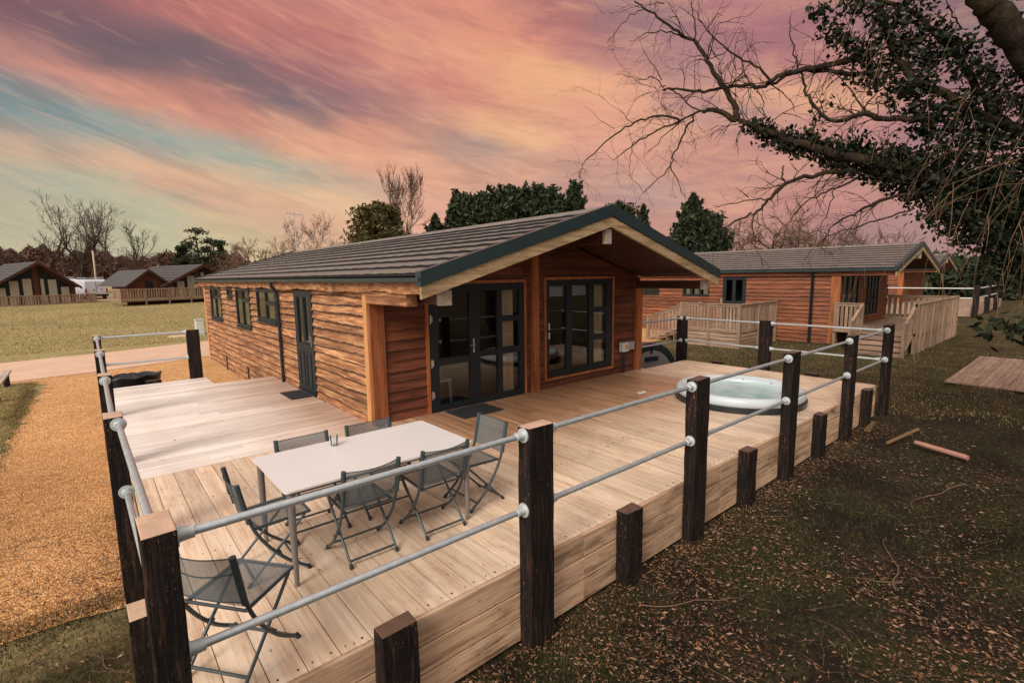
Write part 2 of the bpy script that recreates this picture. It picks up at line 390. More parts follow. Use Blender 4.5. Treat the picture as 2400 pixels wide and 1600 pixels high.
# ------------------------------------------------------------------ ground materials
def ground_mat():
    m,t,b,o=newmat('lawn_and_litter_soil'); c=coords(t); ps=t.n('SeparateXYZ',{0:c})
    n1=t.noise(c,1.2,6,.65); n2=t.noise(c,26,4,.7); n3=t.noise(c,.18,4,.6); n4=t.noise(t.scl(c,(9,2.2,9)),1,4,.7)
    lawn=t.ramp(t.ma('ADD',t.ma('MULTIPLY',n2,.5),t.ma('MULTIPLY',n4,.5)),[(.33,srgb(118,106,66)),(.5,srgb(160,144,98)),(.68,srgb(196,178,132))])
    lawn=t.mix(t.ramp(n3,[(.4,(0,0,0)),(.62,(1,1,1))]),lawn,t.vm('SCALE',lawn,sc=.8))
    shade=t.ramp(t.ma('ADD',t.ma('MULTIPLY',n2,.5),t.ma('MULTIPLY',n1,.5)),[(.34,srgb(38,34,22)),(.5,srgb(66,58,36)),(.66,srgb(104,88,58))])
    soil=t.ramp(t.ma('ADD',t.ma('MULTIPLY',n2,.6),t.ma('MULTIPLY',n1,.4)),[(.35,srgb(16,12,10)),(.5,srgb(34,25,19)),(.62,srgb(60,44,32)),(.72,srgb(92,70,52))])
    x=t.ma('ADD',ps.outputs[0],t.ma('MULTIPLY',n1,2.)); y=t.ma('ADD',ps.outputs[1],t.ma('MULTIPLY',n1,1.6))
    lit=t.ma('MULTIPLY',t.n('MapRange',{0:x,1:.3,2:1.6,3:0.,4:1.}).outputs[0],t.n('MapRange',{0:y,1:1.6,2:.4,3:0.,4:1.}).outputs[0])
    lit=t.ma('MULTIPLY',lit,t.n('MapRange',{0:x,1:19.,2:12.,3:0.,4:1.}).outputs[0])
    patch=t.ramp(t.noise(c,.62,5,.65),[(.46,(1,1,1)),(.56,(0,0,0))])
    shade_right=t.ma('MULTIPLY',t.n('MapRange',{0:x,1:3.5,2:10.,3:0.,4:1.}).outputs[0],t.n('MapRange',{0:y,1:17.,2:8.,3:0.,4:1.}).outputs[0])  # right-hand lawn darkened in colour to stand for shade
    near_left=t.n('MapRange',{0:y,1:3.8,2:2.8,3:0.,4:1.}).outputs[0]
    col=t.mix(t.ma('MAXIMUM',shade_right,near_left),lawn,shade)
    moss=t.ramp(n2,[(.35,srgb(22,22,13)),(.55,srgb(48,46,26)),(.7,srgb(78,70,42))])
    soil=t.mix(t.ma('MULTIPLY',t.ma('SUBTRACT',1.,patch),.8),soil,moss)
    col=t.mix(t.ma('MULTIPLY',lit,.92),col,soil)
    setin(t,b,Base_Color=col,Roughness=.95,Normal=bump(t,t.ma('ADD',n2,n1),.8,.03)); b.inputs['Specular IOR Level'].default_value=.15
    return m
def gravel_mat():
    m,t,b,o=newmat('orange_gravel'); c=coords(t)
    v=t.n('TexVoronoi',{'Vector':c,'Scale':62.,'Randomness':1.})
    vc=t.n('SeparateColor',{0:v.outputs['Color']}).outputs[0]
    col=t.ramp(vc,[(0,srgb(160,104,58)),(.35,srgb(204,146,90)),(.7,srgb(224,172,114)),(1,srgb(236,200,154))])
    n=t.noise(c,.9,6,.7); n2=t.noise(c,7,5,.7)
    col=t.vm('SCALE',col,sc=t.ma('MULTIPLY',t.ma('MULTIPLY_ADD',n,.7,.66),t.ma('MULTIPLY_ADD',n2,1.1,.44)))
    ps=t.n('SeparateXYZ',{0:c})
    # damp dark litter gathers near the front-left corner of the deck
    dx=t.vm('DISTANCE',c,(-.25,3.2,0)); mk=t.ma('MULTIPLY',t.n('MapRange',{0:dx,1:3.4,2:.6,3:0.,4:1.}).outputs[0],t.ramp(n2,[(.35,(0,0,0)),(.6,(1,1,1))]))
    col=t.mix(t.ma('MULTIPLY',mk,.75),col,srgb(92,54,28))
    h=t.ma('SUBTRACT',1.,v.outputs['Distance'])
    setin(t,b,Base_Color=col,Roughness=.85,Normal=bump(t,t.ma('ADD',h,n2),.9,.02)); b.inputs['Specular IOR Level'].default_value=.25
    return m
M['ground']=ground_mat(); M['gravel']=gravel_mat()
M['track']=plain('hard_sandy_track',srgb(206,172,146),.85,0,.2,1.4,.5)

# ------------------------------------------------------------------ ground
def gridsheet(xs,ys,dz=0.):
    mb=MB(); nx=len(xs)
    mb.v=[(x,y,gz(x,y)+dz) for y in ys for x in xs]
    for j in range(len(ys)-1):
        for i in range(nx-1):
            a=j*nx+i; mb.f.append((a,a+1,a+1+nx,a+nx)); mb.m.append(0)
    return mb
xs=list(np.concatenate([np.linspace(-500,-40,24)[:-1],np.linspace(-40,-4,30)[:-1],np.linspace(-4,20,120)[:-1],np.linspace(20,60,40)[:-1],np.linspace(60,700,30)]))
ys=list(np.concatenate([np.linspace(-120,-8,20)[:-1],np.linspace(-8,6,100)[:-1],np.linspace(6,60,80)[:-1],np.linspace(60,300,50)[:-1],np.linspace(300,900,12)]))
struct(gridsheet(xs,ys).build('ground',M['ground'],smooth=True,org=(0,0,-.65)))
def strip(name,left,right,n,mat,dz):
    """sheet between two polylines parametrised alike"""
    mb=MB()
    def samp(P,t):
        t*=len(P)-1; i=min(int(t),len(P)-2); f=t-i
        return (P[i][0]*(1-f)+P[i+1][0]*f,P[i][1]*(1-f)+P[i+1][1]*f)
    k=14
    for i in range(n+1):
        a=samp(left,i/n); b=samp(right,i/n)
        ja=(rnd.uniform(-.05,.05)+.05*math.sin(i*.7)); jb=(rnd.uniform(-.05,.05)+.05*math.sin(i*.9+1))
        for j in range(k+1):
            f=j/k; x=a[0]*(1-f)+b[0]*f; y=a[1]*(1-f)+b[1]*f
            if j==0: x+=ja; y+=ja*.5
            if j==k: x+=jb; y+=jb*.5
            mb.v.append((x,y,gz(x,y)+dz))
    for i in range(n):
        for j in range(k):
            a=i*(k+1)+j; mb.f.append((a,a+1,a+k+2,a+k+1)); mb.m.append(0)
    return struct(mb.build(name,mat,smooth=True,org=(left[0][0],left[0][1],-.65)))
# gravel beside the deck: from the near grass edge up to the track, then along the house
strip('gravel_path',[(-1.6,2.95),(-1.58,5),(-1.55,7.5),(-1.5,9.7),(-1.42,11.6),(-1.31,14.3),(-1.25,15.6),(-1.9,16.4),(-6,17.6)],
      [(.02,2.55),(.02,4),(.02,6),(.02,8),(.02,9.5),(3.3,9.7),(3.3,12),(3.3,15),(3.4,18.4)],160,M['gravel'],.012)
strip('track',[(-14,22.6),(-6,21.6),(-2.6,20.9),(0,21.3),(3.2,22.2),(6,22.6),(12,23.2),(22,24.6)],
      [(-14,18.6),(-6,17.5),(-2.3,16.6),(0,16.9),(3.3,17.9),(6,18.6),(12,19.2),(22,20.6)],80,M['track'],.022)
strip('gravel_patch',[(17.3,9.4),(17,11),(17,13.5),(17.2,17)],[(21.8,9.4),(21.8,11),(21.8,13.5),(21.9,17)],30,M['gravel'],.012)
strip('drive',[(-1.5,62.6),(2,63.5),(6,64.6),(12,66)],[(-1.8,68),(2,69),(6,70),(12,71)],20,M['track'],.03)

# ------------------------------------------------------------------ deck
DX=11.42
deck=thing('timber_deck','large raised timber deck of pale boards wrapped round the main lodge','deck',(0,0,-.65))
mb=MB(); x=.0; i=0
while x<DX-.02:
    w=.194+rnd.uniform(-.003,.003); x1=min(x+w,DX)
    y1=4.08 if x<2.98 else (4.20 if x<9.6 else 4.05)
    if x<2.98<x1: y1=4.08
    dz=rnd.uniform(-.0015,.0015)
    # joints in long runs
    js=[-.012]+([1.2+rnd.random()*2.0] if rnd.random()<.55 else [])+[y1]
    for a,b in zip(js[:-1],js[1:]): mb.box(x+.0028,x1-.0028,a+.001,b-.001,-.03+dz,dz)
    x=x1
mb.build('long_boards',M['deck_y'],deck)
mb=MB(); y=4.085
while y<10.3:
    y1=y+.194; xe=2.97 if y<9.33 else 1.74
    dz=rnd.uniform(-.0015,.0015)
    js=[0.]+([.7+rnd.random()*1.6] if rnd.random()<.6 and xe>2 else [])+[xe]
    for a,b in zip(js[:-1],js[1:]): mb.box(a+.001,b-.001,y+.0028,y1-.0028,-.03+dz,dz)
    y=y1
mb.build('cross_boards',M['deck_x'],deck)
mb=MB(); x=.0
while x<DX-.1:
    for dx in(.04,.15):
        for y in (.035,.62,1.22,1.82,2.42,3.02,3.62):
            if rnd.random()<.9: mb.box(x+dx-.004+rnd.uniform(-.006,.006),x+dx+.004,y+rnd.uniform(-.008,.004),y+.009,.0,.0032)
    x+=.194
q_=mb.build('nail_heads',M['bark'],deck); q_['kind']='stuff'
# fascia boards (three stacked, with dark gaps)
def fasc_x(mb,x0,x1,y0,y1):
    js=[x0]; 
    while js[-1]<x1-3: js.append(js[-1]+2.4+rnd.random()*.6)
    js.append(x1)
    for a,b in zip(js[:-1],js[1:]):
        for k in range(3): mb.box(a+.001,b-.001,y0-.004*k*(1 if y0<1 else 0),y1,-.035-.205*(k+1)+.008-(.02 if k==2 else 0),-.035-.205*k)
mb=MB(); fasc_x(mb,0,DX,-.03,-.001) if 0 else None
for (a,b) in((0,2.9),(2.9,5.3),(5.3,8.1),(8.1,DX)):
    for k in range(3):
        y0=-.045-.003*rnd.random(); z1=-.207*k-(.006 if k else .032); 
        if k==0: z1=-.003
        mb.box(a+.001,b-.001,y0,-.013,-.207*(k+1)+.008,z1)
mb.build('front_fascia',M['fascia_x'],deck,bevel=.004)
mb=MB()
for (a,b) in((0,3.1),(3.1,6.2),(6.2,10.46)):
    for k in range(3): mb.box(-.045-.003*rnd.random(),-.004,a+.001,b-.001,-.207*(k+1)+.006,-.003-.207*k)
mb.build('side_fascia',M['fascia_y'],deck,bevel=.004); mb=MB()
for (a,b) in((0,2.),(2.,4.05)):
    for k in range(3): mb.box(DX+.004,DX+.045+.003*rnd.random(),a+.001,b-.001,-.207*(k+1)+.006,-.003-.207*k)
mb.build('side_fascia',M['fascia_y'],deck,bevel=.004)
mb=MB()
for k in range(3):
    mb.box(0,1.74,10.47,10.51,-.207*(k+1)+.006,-.003-.207*k); mb.box(1.745,2.97,9.49,9.53,-.207*(k+1)+.006,-.003-.207*k)
    mb.box(9.62,DX,4.06,4.10,-.207*(k+1)+.006,-.003-.207*k)
mb.build('rear_fascia',M['fascia_x'],deck)
mb=MB(); mb.box(.01,DX-.01,-.012,-.006,-.64,-.04); mb.build('backing_board',M['bark'],deck)
mb=MB()  # joists below
for y in np.arange(.3,4.,.6): mb.box(.05,DX-.1,y,y+.05,-.2,-.034)
for x in np.arange(.3,2.9,.5): mb.box(x,x+.05,4.2,9.4,-.2,-.034)
mb.build('joist',M['fascia_x'],deck)
# short sleeper stubs along the edges
def jag_post(x0,x1,y0,y1,z0,z1,seed,cap=None):
    r=random.Random(seed); mb=MB()
    n=9; ring=[]
    pts=[(x0,y0),(x1,y0),(x1,y1),(x0,y1)]
    zs=[z0+(z1-z0)*k/n for k in range(n+1)]
    for z in zs:
        for (px,py) in pts:
            mb.v.append((px+r.uniform(-.004,.004),py+r.uniform(-.004,.004),z+(r.uniform(-.006,.006) if z==zs[-1] else 0)))
    for k in range(n):
        for q in range(4):
            a=k*4+q;b=k*4+(q+1)%4; mb.f.append((a,b,b+4,a+4)); mb.m.append(0)
    k=n*4; mb.f.append((k,k+1,k+2,k+3)); mb.m.append(1)
    return mb
for i,(a,b,t_) in enumerate([(.96,1.20,.10),(3.33,3.57,.085),(5.70,5.94,.08),(8.12,8.36,.055),(10.45,10.69,.07)]):
    jag_post(a,b,-.178,-.05,-.75,t_,i).build('edge_stub_post',[M['sleeper'],M['endgrain_dark']],deck,bevel=.008)
for i,y in enumerate([3.14,1.02]):
    jag_post(DX+.05,DX+.178,y,y+.24,-.75,.06,i+20).build('edge_stub_post',[M['sleeper'],M['endgrain_dark']],deck,bevel=.008)
jag_post(.62,.9,10.52,10.65,-.75,.06,31).build('edge_stub_post',[M['sleeper'],M['endgrain_dark']],deck,bevel=.008)
for i,y in enumerate([1.15,3.4,6.1,8.9]):
    jag_post(-.178,-.05,y,y+.24,-.75,.03,i+40).build('edge_stub_post',[M['sleeper'],M['endgrain']],deck,bevel=.008)

# ------------------------------------------------------------------ pipe railings
ZT,ZL=1.07,.495
def flange(p,d,mb):
    p=Vector(p); d=Vector(d)
    mb.tube([p,p+d*.012],[.056,.054],20); mb.tube([p+d*.012,p+d*.03,p+d*.075],[.036,.033,.031],16)
def railing(label,posts,runs,loc):
    t=thing('pipe_railing',label,'railing',loc)
    for i,(x0,x1,y0,y1,zt,cap) in enumerate(posts):
        jag_post(x0,x1,y0,y1,-.78,zt,int(abs(x0*77+y0*31))).build('post',[M['sleeper'],M['endgrain'] if cap else M['endgrain_dark']],t,bevel=.007)
    for p,q in runs:
        p=Vector(p);q=Vector(q);d=(q-p).normalized()
        for z in(ZT,ZL):
            a=p.copy();b=q.copy();a.z=z;b.z=z
            mb=MB(); n=6; mb.tube([a+(b-a)*k/n for k in range(n+1)],.0215,14); r=mb.build('rail',M['galv'],t,smooth=40)
            for c,dd in((a,d),(b,-d)):
                f=MB(); flange(c,dd,f); f.build('flange',M['galv_cast'],r,smooth=35)
    return t
PX=[2.153,4.463,6.891,9.357,11.568]
yc=-.115
posts=[(x,x+.25,-.178,-.05,1.13+.01*i,i==0) for i,x in enumerate(PX)]
runs=[((.02,yc,0),(PX[0],yc,0))]+[((PX[i]+.25,yc,0),(PX[i+1],yc,0)) for i in range(4)]
railing('galvanised pipe railing on dark sleeper posts along the long front edge of the deck',posts,runs,(2.3,yc,-.65))
LY=[2.335,4.72,7.56,10.42]
xc=-.055-.06
posts=[(-.178,-.05+.07,-.23,.02,1.13,True)]+[(-.178,-.05,y,y+.25,1.13,True) for y in LY]+[(1.44,1.69,10.515,10.64,1.11,False)]
posts[0]=(-.11,.02,-.23,.02,1.15,True)
runs=[((-.05,.02,0),(xc+.03,LY[0],0))]+[((xc,LY[i]+.25,0),(xc,LY[i+1],0)) for i in range(3)]+[((-.05,10.57,0),(1.44,10.57,0))]
railing('galvanised pipe railing beside the orange gravel at the left end of the deck',posts,runs,(-.1,5,-.65))
xr=DX+.115
posts=[(DX+.05,DX+.178,4.12,4.37,1.12,False),(DX+.05,DX+.178,2.02,2.27,1.13,False)]
runs=[((9.62,4.24,0),(DX+.05,4.24,0)),((xr,4.12,0),(xr,2.27,0)),((xr,2.02,0),(xr,-.05,0))]
railing('galvanised pipe railing at the far right end of the deck behind the hot tub',posts,runs,(xr,2.2,-.65))

# ------------------------------------------------------------------ cladding
def clad(mb,o,u,n,L_,z0,ztop,holes=(),h=.155,amp=.012,seed=0,out=.034,du=.055,lip=.02):
    """waney-edged boards. o origin(x,y), u,n unit 2D; ztop(u) upper limit"""
    r=random.Random(seed); nc=int((max(ztop(0),ztop(L_/2),ztop(L_))-z0)/h)+2
    prev=None
    for k in range(nc):
        # lower edge profile
        ph=[r.uniform(0,6.28) for _ in range(5)]; fr=[r.uniform(.4,1.0),r.uniform(1.4,2.6),r.uniform(4,7),r.uniform(13,21),r.uniform(34,50)]
        am=[amp*r.uniform(.8,1.6),amp*r.uniform(.3,.9),amp*r.uniform(.2,.45),amp*r.uniform(.15,.4),amp*r.uniform(.1,.3)]
        edge=lambda s,ph=ph,fr=fr,am=am,k=k: z0+k*h+(sum(a*math.sin(f*s+p) for a,f,p in zip(am,fr,ph)) if k else 0)
        if prev is not None: build_course(mb,o,u,n,L_,prev,edge,ztop,holes,out,du,lip,r,h)
        prev=edge
def build_course(mb,o,u,n,L_,lo,hi,ztop,holes,out,du,lip,r,h):
    nseg=int(L_/du)+1; js=[0]
    while js[-1]<L_: js.append(js[-1]+r.uniform(2.6,4.4))
    tw=[r.uniform(.8,1.2) for _ in js]
    cells=[L_*i/nseg for i in range(nseg+1)]
    for H in holes: cells+= [H[0],H[1]]
    cells=sorted(set(round(c,4) for c in cells if 0<=c<=L_))
    last=None
    def pt(s,z,off): return (o[0]+u[0]*s+n[0]*off,o[1]+u[1]*s+n[1]*off,z)
    for a,b in zip(cells[:-1],cells[1:]):
        if b-a<1e-3: continue
        mid=(a+b)/2
        za0,zb0=lo(a),lo(b); za1,zb1=hi(a)+.012,hi(b)+.012
        ta,tb=ztop(a),ztop(b); za1=min(za1,ta);zb1=min(zb1,tb)
        if za0>=za1 and zb0>=zb1: continue
        za0=min(za0,za1); zb0=min(zb0,zb1)
        segs=[(za0,za1,zb0,zb1)]
        for H in holes:
            if H[0]<mid<H[1]:
                ns=[]
                for (p,q,c,d) in segs:
                    if max(p,c)<H[2]: 
                        ns.append((p,min(q,H[2]),c,min(d,H[2])))
                    elif min(p,c)<H[2]: ns.append((min(p,H[2]),min(q,H[2]),min(c,H[2]),min(d,H[2])))
                    if max(q,d)>H[3]: ns.append((max(p,H[3]),max(q,H[3]),max(c,H[3]),max(d,H[3])))
                segs=ns
        for (p,q,c,d) in segs:
            if q-p<1e-3 and d-c<1e-3: continue
            def off(z,zl): return .004+out*max(0,1-(z-zl)/(h+.012))
            A=pt(a,p,off(p,lo(a)));B=pt(b,c,off(c,lo(b)));Cc=pt(b,d,off(d,lo(b)));D=pt(a,q,off(q,lo(a)))
            lj=lambda z_:lip*(.45+.5*abs(math.sin(z_*23.1+k_*1.7)*math.sin(z_*57.7+k_))+.35*abs(math.sin(z_*4.3+k_*2.9))); k_=round(o[0]+p*3); m1=p+min(lj(a),q-p); m2=c+min(lj(b),d-c)
            E=pt(b,m2,off(m2,lo(b))+.001);Ff=pt(a,m1,off(m1,lo(a))+.001)
            i0=len(mb.v)
            mb.v+= [A,B,Cc,D,pt(a,p,0),pt(b,c,0),E,Ff]
            mb.f+= [(i0,i0+1,i0+6,i0+7),(i0+7,i0+6,i0+2,i0+3),(i0+4,i0+5,i0+1,i0)]; mb.m+= [1,0,1]
def clad_mesh_weld(o):
    import bmesh
    bm=bmesh.new(); bm.from_mesh(o.data); bmesh.ops.remove_doubles(bm,verts=bm.verts,dist=.0006); bm.to_mesh(o.data); bm.free()
def wall_slab(mb,o,u,n,L_,z0,ztop,holes,th=.1):
    """solid backing with openings, outer face at offset 0, inner at -th"""
    cs=sorted(set([0,L_]+[h[0] for h in holes]+[h[1] for h in holes]+([L_/2] if abs(ztop(L_/2)-ztop(0))>.05 else [])))
    for a,b in zip(cs[:-1],cs[1:]):
        mid=(a+b)/2; zz=[(z0,None)]
        hs=sorted([(h[2],h[3]) for h in holes if h[0]<mid<h[1]]); 
        z=z0; segs=[]
        for p,q in hs: 
            if p>z: segs.append((z,p,p))
            z=q
        segs.append((z,ztop(a),ztop(b)))
        for p,qa,qb in segs:
            if qa-p<1e-3 and qb-p<1e-3: continue
            P=lambda s,z,off:(o[0]+u[0]*s+n[0]*off,o[1]+u[1]*s+n[1]*off,z)
            vs=[P(a,p,0),P(b,p,0),P(b,qb,0),P(a,qa,0),P(a,p,-th),P(b,p,-th),P(b,qb,-th),P(a,qa,-th)]
            mb.add(vs,[(0,1,2,3),(7,6,5,4),(0,4,5,1),(1,5,6,2),(2,6,7,3),(3,7,4,0)])
def roof(root,x0,x1,xm,y0,y1,ze,za,mt,trim,h=.33,seed=0):
    """gable roof, ridge along Y at xm; stepped tile courses"""
    r=random.Random(seed)
    for sgn,xe in((-1,x0),(1,x1)):
        mb=MB(); Ls=math.hypot(xm-xe,za-ze); n=max(3,int(Ls/h)); ny=int((y1-y0)/.2)
        ys=[y0+(y1-y0)*i/ny for i in range(ny+1)]
        dx,dz=(xm-xe)/n,(za-ze)/n; st_=.042
        nx_,nz_=-dz*(1 if xm>xe else -1),abs(dx)
        nl=math.hypot(dz,dx); nx_=(-dz/nl) if xm>xe else (dz/nl); nz_=abs(dx)/nl
        nx_=-abs(dz)/nl*(1 if xm>xe else -1); 
        for k in range(n):
            rows=[]
            for f,hh in((0,st_),(.06,st_+.004),(.5,st_*.55),(1,.006)):
                row=[]
                for y in ys:
                    w=.007*math.sin(y*2*math.pi/.4)+(.003*r.uniform(-1,1) if f<.1 else 0)
                    q=hh+w*(1-f*.5)
                    row.append((xe+dx*(k+f)+nx_*q*1.0,y,ze+dz*(k+f)+nz_*q))
                rows.append(row)
            o=len(mb.v)
            base=[(xe+dx*k,y,ze+dz*k) for y in ys]
            allr=[base]+rows
            for row in allr: mb.v+=row
            m_=len(ys)
            for j in range(len(allr)-1):
                for i in range(m_-1):
                    a=o+j*m_+i; f=(a,a+1,a+1+m_,a+m_)
                    mb.f.append(f if xm<xe else f[::-1]); mb.m.append(1 if j==0 else 0)
        mb.build('roof_slope',mt,root)
    mb=MB()
    for i in range(int((y1-y0)/.42)):
        a=y0+.42*i; mb.prism([(xm-.13,za-.02),(xm-.05,za+.045),(xm+.05,za+.045),(xm+.13,za-.02)],1,a,a+.425-.004*(i%2))
    mb.build('ridge_cap',M['tile'],root)
    # deck under tiles
    mb=MB()
    for y in (0,):
        mb.prism([(x0+.01,ze-.06),(xm,za-.07),(x1-.01,ze-.06),(x1-.01,ze-.03),(xm,za-.03),(x0+.01,ze-.03)],1,y0+.05,y1-.05)
    return mb
def barge(root,x0,x1,xm,y,ze,za,fac=1,w1=.17,w2=.155,mw=None):
    mb=MB()
    t=.045
    mb.prism([(x0-.02,ze+.05),(xm,za+.075),(x1+.02,ze+.05),(x1+.02,ze+.05-w1),(xm,za+.075-w1-.01),(x0-.02,ze+.05-w1)],1,y-.02*fac,y+.10*fac)
    mb.build('verge_trim',M['green'],root)
    a=w1-.055
    for sx,xe in((-1,x0),(1,x1)):
        mb=MB(); mb.prism([(xe+.0*sx,ze-a),(xm,za-a),(xm,za-a-w2),(xe,ze-a-w2)],1,y+.0*fac,y+.05*fac)
        mb.build('barge_board',mw or M['barge'],root)

# ------------------------------------------------------------------ windows and doors (framed units)
def unit(root,name,o,u,n,W,z0,z1,panes,depth=.09,off=.045,fw=.06,trim=None,mf=None,interior=None):
    """frame unit in wall plane: panes = list of (u0,u1,z0,z1) glass rects in local coords; everything else is frame"""
    P=lambda s,z,d:(o[0]+u[0]*s+n[0]*d,o[1]+u[1]*s+n[1]*d,z)
    us=sorted(set([0,W]+[p[0] for p in panes]+[p[1] for p in panes])); zs=sorted(set([z0,z1]+[p[2] for p in panes]+[p[3] for p in panes]))
    mb=MB()
    def bx(mb,a,b,c,d,e,f,mi=0):
        vs=[P(s,z,q) for q in(e,f) for z in(c,d) for s in(a,b)]
        mb.add(vs,[(0,1,3,2),(4,6,7,5),(0,4,5,1),(2,3,7,6),(0,2,6,4),(1,5,7,3)],mi)
    for a,b in zip(us[:-1],us[1:]):
        run=None
        for c,d in zip(zs[:-1],zs[1:]):
            mu,mz=(a+b)/2,(c+d)/2
            if any(p[0]<mu<p[1] and p[2]<mz<p[3] for p in panes): continue
            bx(mb,a,b,c,d,-depth+off,off)
    fo=mb.build(name,mf or M['frame'],root)
    for p in panes:
        g=MB(); g.quad(P(p[0]-.004,p[2]-.004,off-.03),P(p[1]+.004,p[2]-.004,off-.03),P(p[1]+.004,p[3]+.004,off-.03),P(p[0]-.004,p[3]+.004,off-.03))
        g.build('pane',M['glass'],fo)
        bd=MB(); w=.012  # beading round each pane
        for (a,b,c,d) in((p[0],p[1],p[2],p[2]+w),(p[0],p[1],p[3]-w,p[3]),(p[0],p[0]+w,p[2]+w,p[3]-w),(p[1]-w,p[1],p[2]+w,p[3]-w)): bx(bd,a,b,c,d,off-.05,off-.012)
        bd.build('glazing_bead',mf or M['frame'],fo)
    if trim:
        tb=MB(); w=.05
        for (a,b,c,d) in((-w,0,z0 if z0<.1 else z0-w,z1+w),(W,W+w,z0 if z0<.1 else z0-w,z1+w),(0,W,z1,z1+w))+(() if z0<.1 else ((0,W,z0-w,z0),)):
            bx(tb,a,b,c,d,-.02,off+.012)
        tb.build('surround',trim,fo)
    return fo,P,bx

# ------------------------------------------------------------------ main lodge
HX,HY,HX2,HYB=2.98,4.23,9.6,17.5
RX0,RX1,RXM,RY0,RY1,ZE,ZA=2.78,9.68,6.23,2.35,18.1,2.235,3.235
lodge=thing('timber_lodge','large waney-clad lodge with glazed doors opening onto the deck','lodge',(6.2,11,-.65))
def ztl(s): return 2.12
side_holes=[(6.63-HY,7.63-HY,-.0,2.0),(8.90-HY,10.48-HY,1.25,2.0),(11.2-HY,12.7-HY,.96,2.0),(13.15-HY,13.8-HY,1.72,2.0),(14.75-HY,16.4-HY,.97,2.0)]
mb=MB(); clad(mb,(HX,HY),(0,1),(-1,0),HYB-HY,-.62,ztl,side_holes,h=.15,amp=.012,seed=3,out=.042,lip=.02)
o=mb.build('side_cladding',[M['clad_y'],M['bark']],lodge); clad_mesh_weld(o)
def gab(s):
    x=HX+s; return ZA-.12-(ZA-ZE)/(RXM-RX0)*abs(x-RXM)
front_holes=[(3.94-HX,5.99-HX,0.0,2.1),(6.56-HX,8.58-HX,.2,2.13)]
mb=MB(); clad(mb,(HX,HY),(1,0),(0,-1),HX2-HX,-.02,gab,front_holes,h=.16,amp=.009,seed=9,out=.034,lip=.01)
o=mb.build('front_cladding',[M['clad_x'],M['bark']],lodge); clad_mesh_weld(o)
mb=MB()
wall_slab(mb,(HX,HY),(0,1),(-1,0),HYB-HY,-.65,lambda s:2.15,side_holes)
wall_slab(mb,(HX+.1,HY),(1,0),(0,-1),HX2-HX-.2,-.65,lambda s:gab(s+.1)-.005,[(h[0]-.1,h[1]-.1,h[2],h[3]) for h in front_holes])
wall_slab(mb,(HX2,HY),(0,1),(1,0),HYB-HY,-.65,lambda s:2.15,[])
wall_slab(mb,(HX+.1,HYB),(1,0),(0,1),HX2-HX-.2,-.65,lambda s:gab(s+.1)-.005,[])
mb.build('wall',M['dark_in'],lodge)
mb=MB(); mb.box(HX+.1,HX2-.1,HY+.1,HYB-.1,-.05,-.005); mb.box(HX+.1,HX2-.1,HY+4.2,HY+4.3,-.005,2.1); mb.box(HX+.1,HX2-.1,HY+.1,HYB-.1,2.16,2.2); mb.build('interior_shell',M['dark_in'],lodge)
# far end wall also clad (seen from the track)
mb=roof(lodge,RX0,RX1,RXM,RY0,RY1,ZE,ZA,[M['tile'],M['tile_edge']],None,h=.33,seed=1)
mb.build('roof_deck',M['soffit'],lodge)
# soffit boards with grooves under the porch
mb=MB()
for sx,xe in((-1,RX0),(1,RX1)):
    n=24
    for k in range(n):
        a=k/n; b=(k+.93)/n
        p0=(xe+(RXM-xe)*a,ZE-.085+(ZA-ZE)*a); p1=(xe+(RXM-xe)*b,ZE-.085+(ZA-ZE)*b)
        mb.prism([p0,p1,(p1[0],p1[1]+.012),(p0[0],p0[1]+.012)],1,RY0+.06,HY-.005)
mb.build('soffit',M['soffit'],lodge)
barge(lodge,RX0,RX1,RXM,RY0,ZE,ZA); barge(lodge,RX0,RX1,RXM,RY1,ZE,ZA,-1)
# eaves fascia, wavy edged
mb=MB(); n=90
for i in range(n):
    a=RY0+.05+(RY1-RY0-.1)*i/n; b=RY0+.05+(RY1-RY0-.1)*(i+1)/n
    f=lambda y:2.02+.014*math.sin(y*2.1)+.010*math.sin(y*5.3+1)+.005*math.sin(y*17)
    mb.add([(2.86,a,f(a)),(2.86,b,f(b)),(2.86,b,2.17),(2.86,a,2.17),(2.89,a,f(a)),(2.89,b,f(b)),(2.89,b,2.17),(2.89,a,2.17)],[(3,2,1,0),(0,1,5,4),(4,5,6,7)])
mb.build('eaves_board',M['clad_y'],lodge)
mb=MB(); mb.box(2.89,HX,RY0+.1,RY1-.1,2.10,2.13); mb.build('eaves_soffit',M['soffit'],lodge)
# gutter and downpipe
mb=MB(); prof=[(-.058*math.cos(t),-.058*math.sin(t)) for t in np.linspace(0,math.pi,9)]
gx=2.80; zz=2.205
for sgn in (1,-1):
    pr=[(gx+a*(1 if sgn>0 else .88),zz+b*(1 if sgn>0 else .88)) for a,b in prof]
    o0=len(mb.v)
    for y in (RY0+.02,RY1-.02):
        for p in pr: mb.v.append((p[0],y,p[1]))
    for i in range(8): mb.f.append((o0+i,o0+i+1,o0+10+i,o0+9+i) if sgn>0 else (o0+9+i,o0+10+i,o0+i+1,o0+i)); mb.m.append(0)
mb.box(gx-.062,gx-.05,RY0,RY1,zz-.03,zz+.012)
for y in (RY0+.0,RY1): mb.prism([(gx+a,zz+b) for a,b in prof],1,y-.004,y+.02)
for y in np.arange(RY0+1,RY1,2.4): mb.prism([(gx+a*1.1,zz+b*1.1) for a,b in prof],1,y,y+.06)
mb.build('gutter',M['green'],lodge,smooth=30)
mb=MB(); mb.tube([(gx,8.62,2.15),(gx,8.62,2.07),(2.86,8.62,1.98),(2.905,8.62,1.9),(2.905,8.62,-.02)],.034,12)
for z in(1.75,.9,.1): mb.tube([(2.905,8.62,z),(2.905,8.62,z+.04)],.042,12)
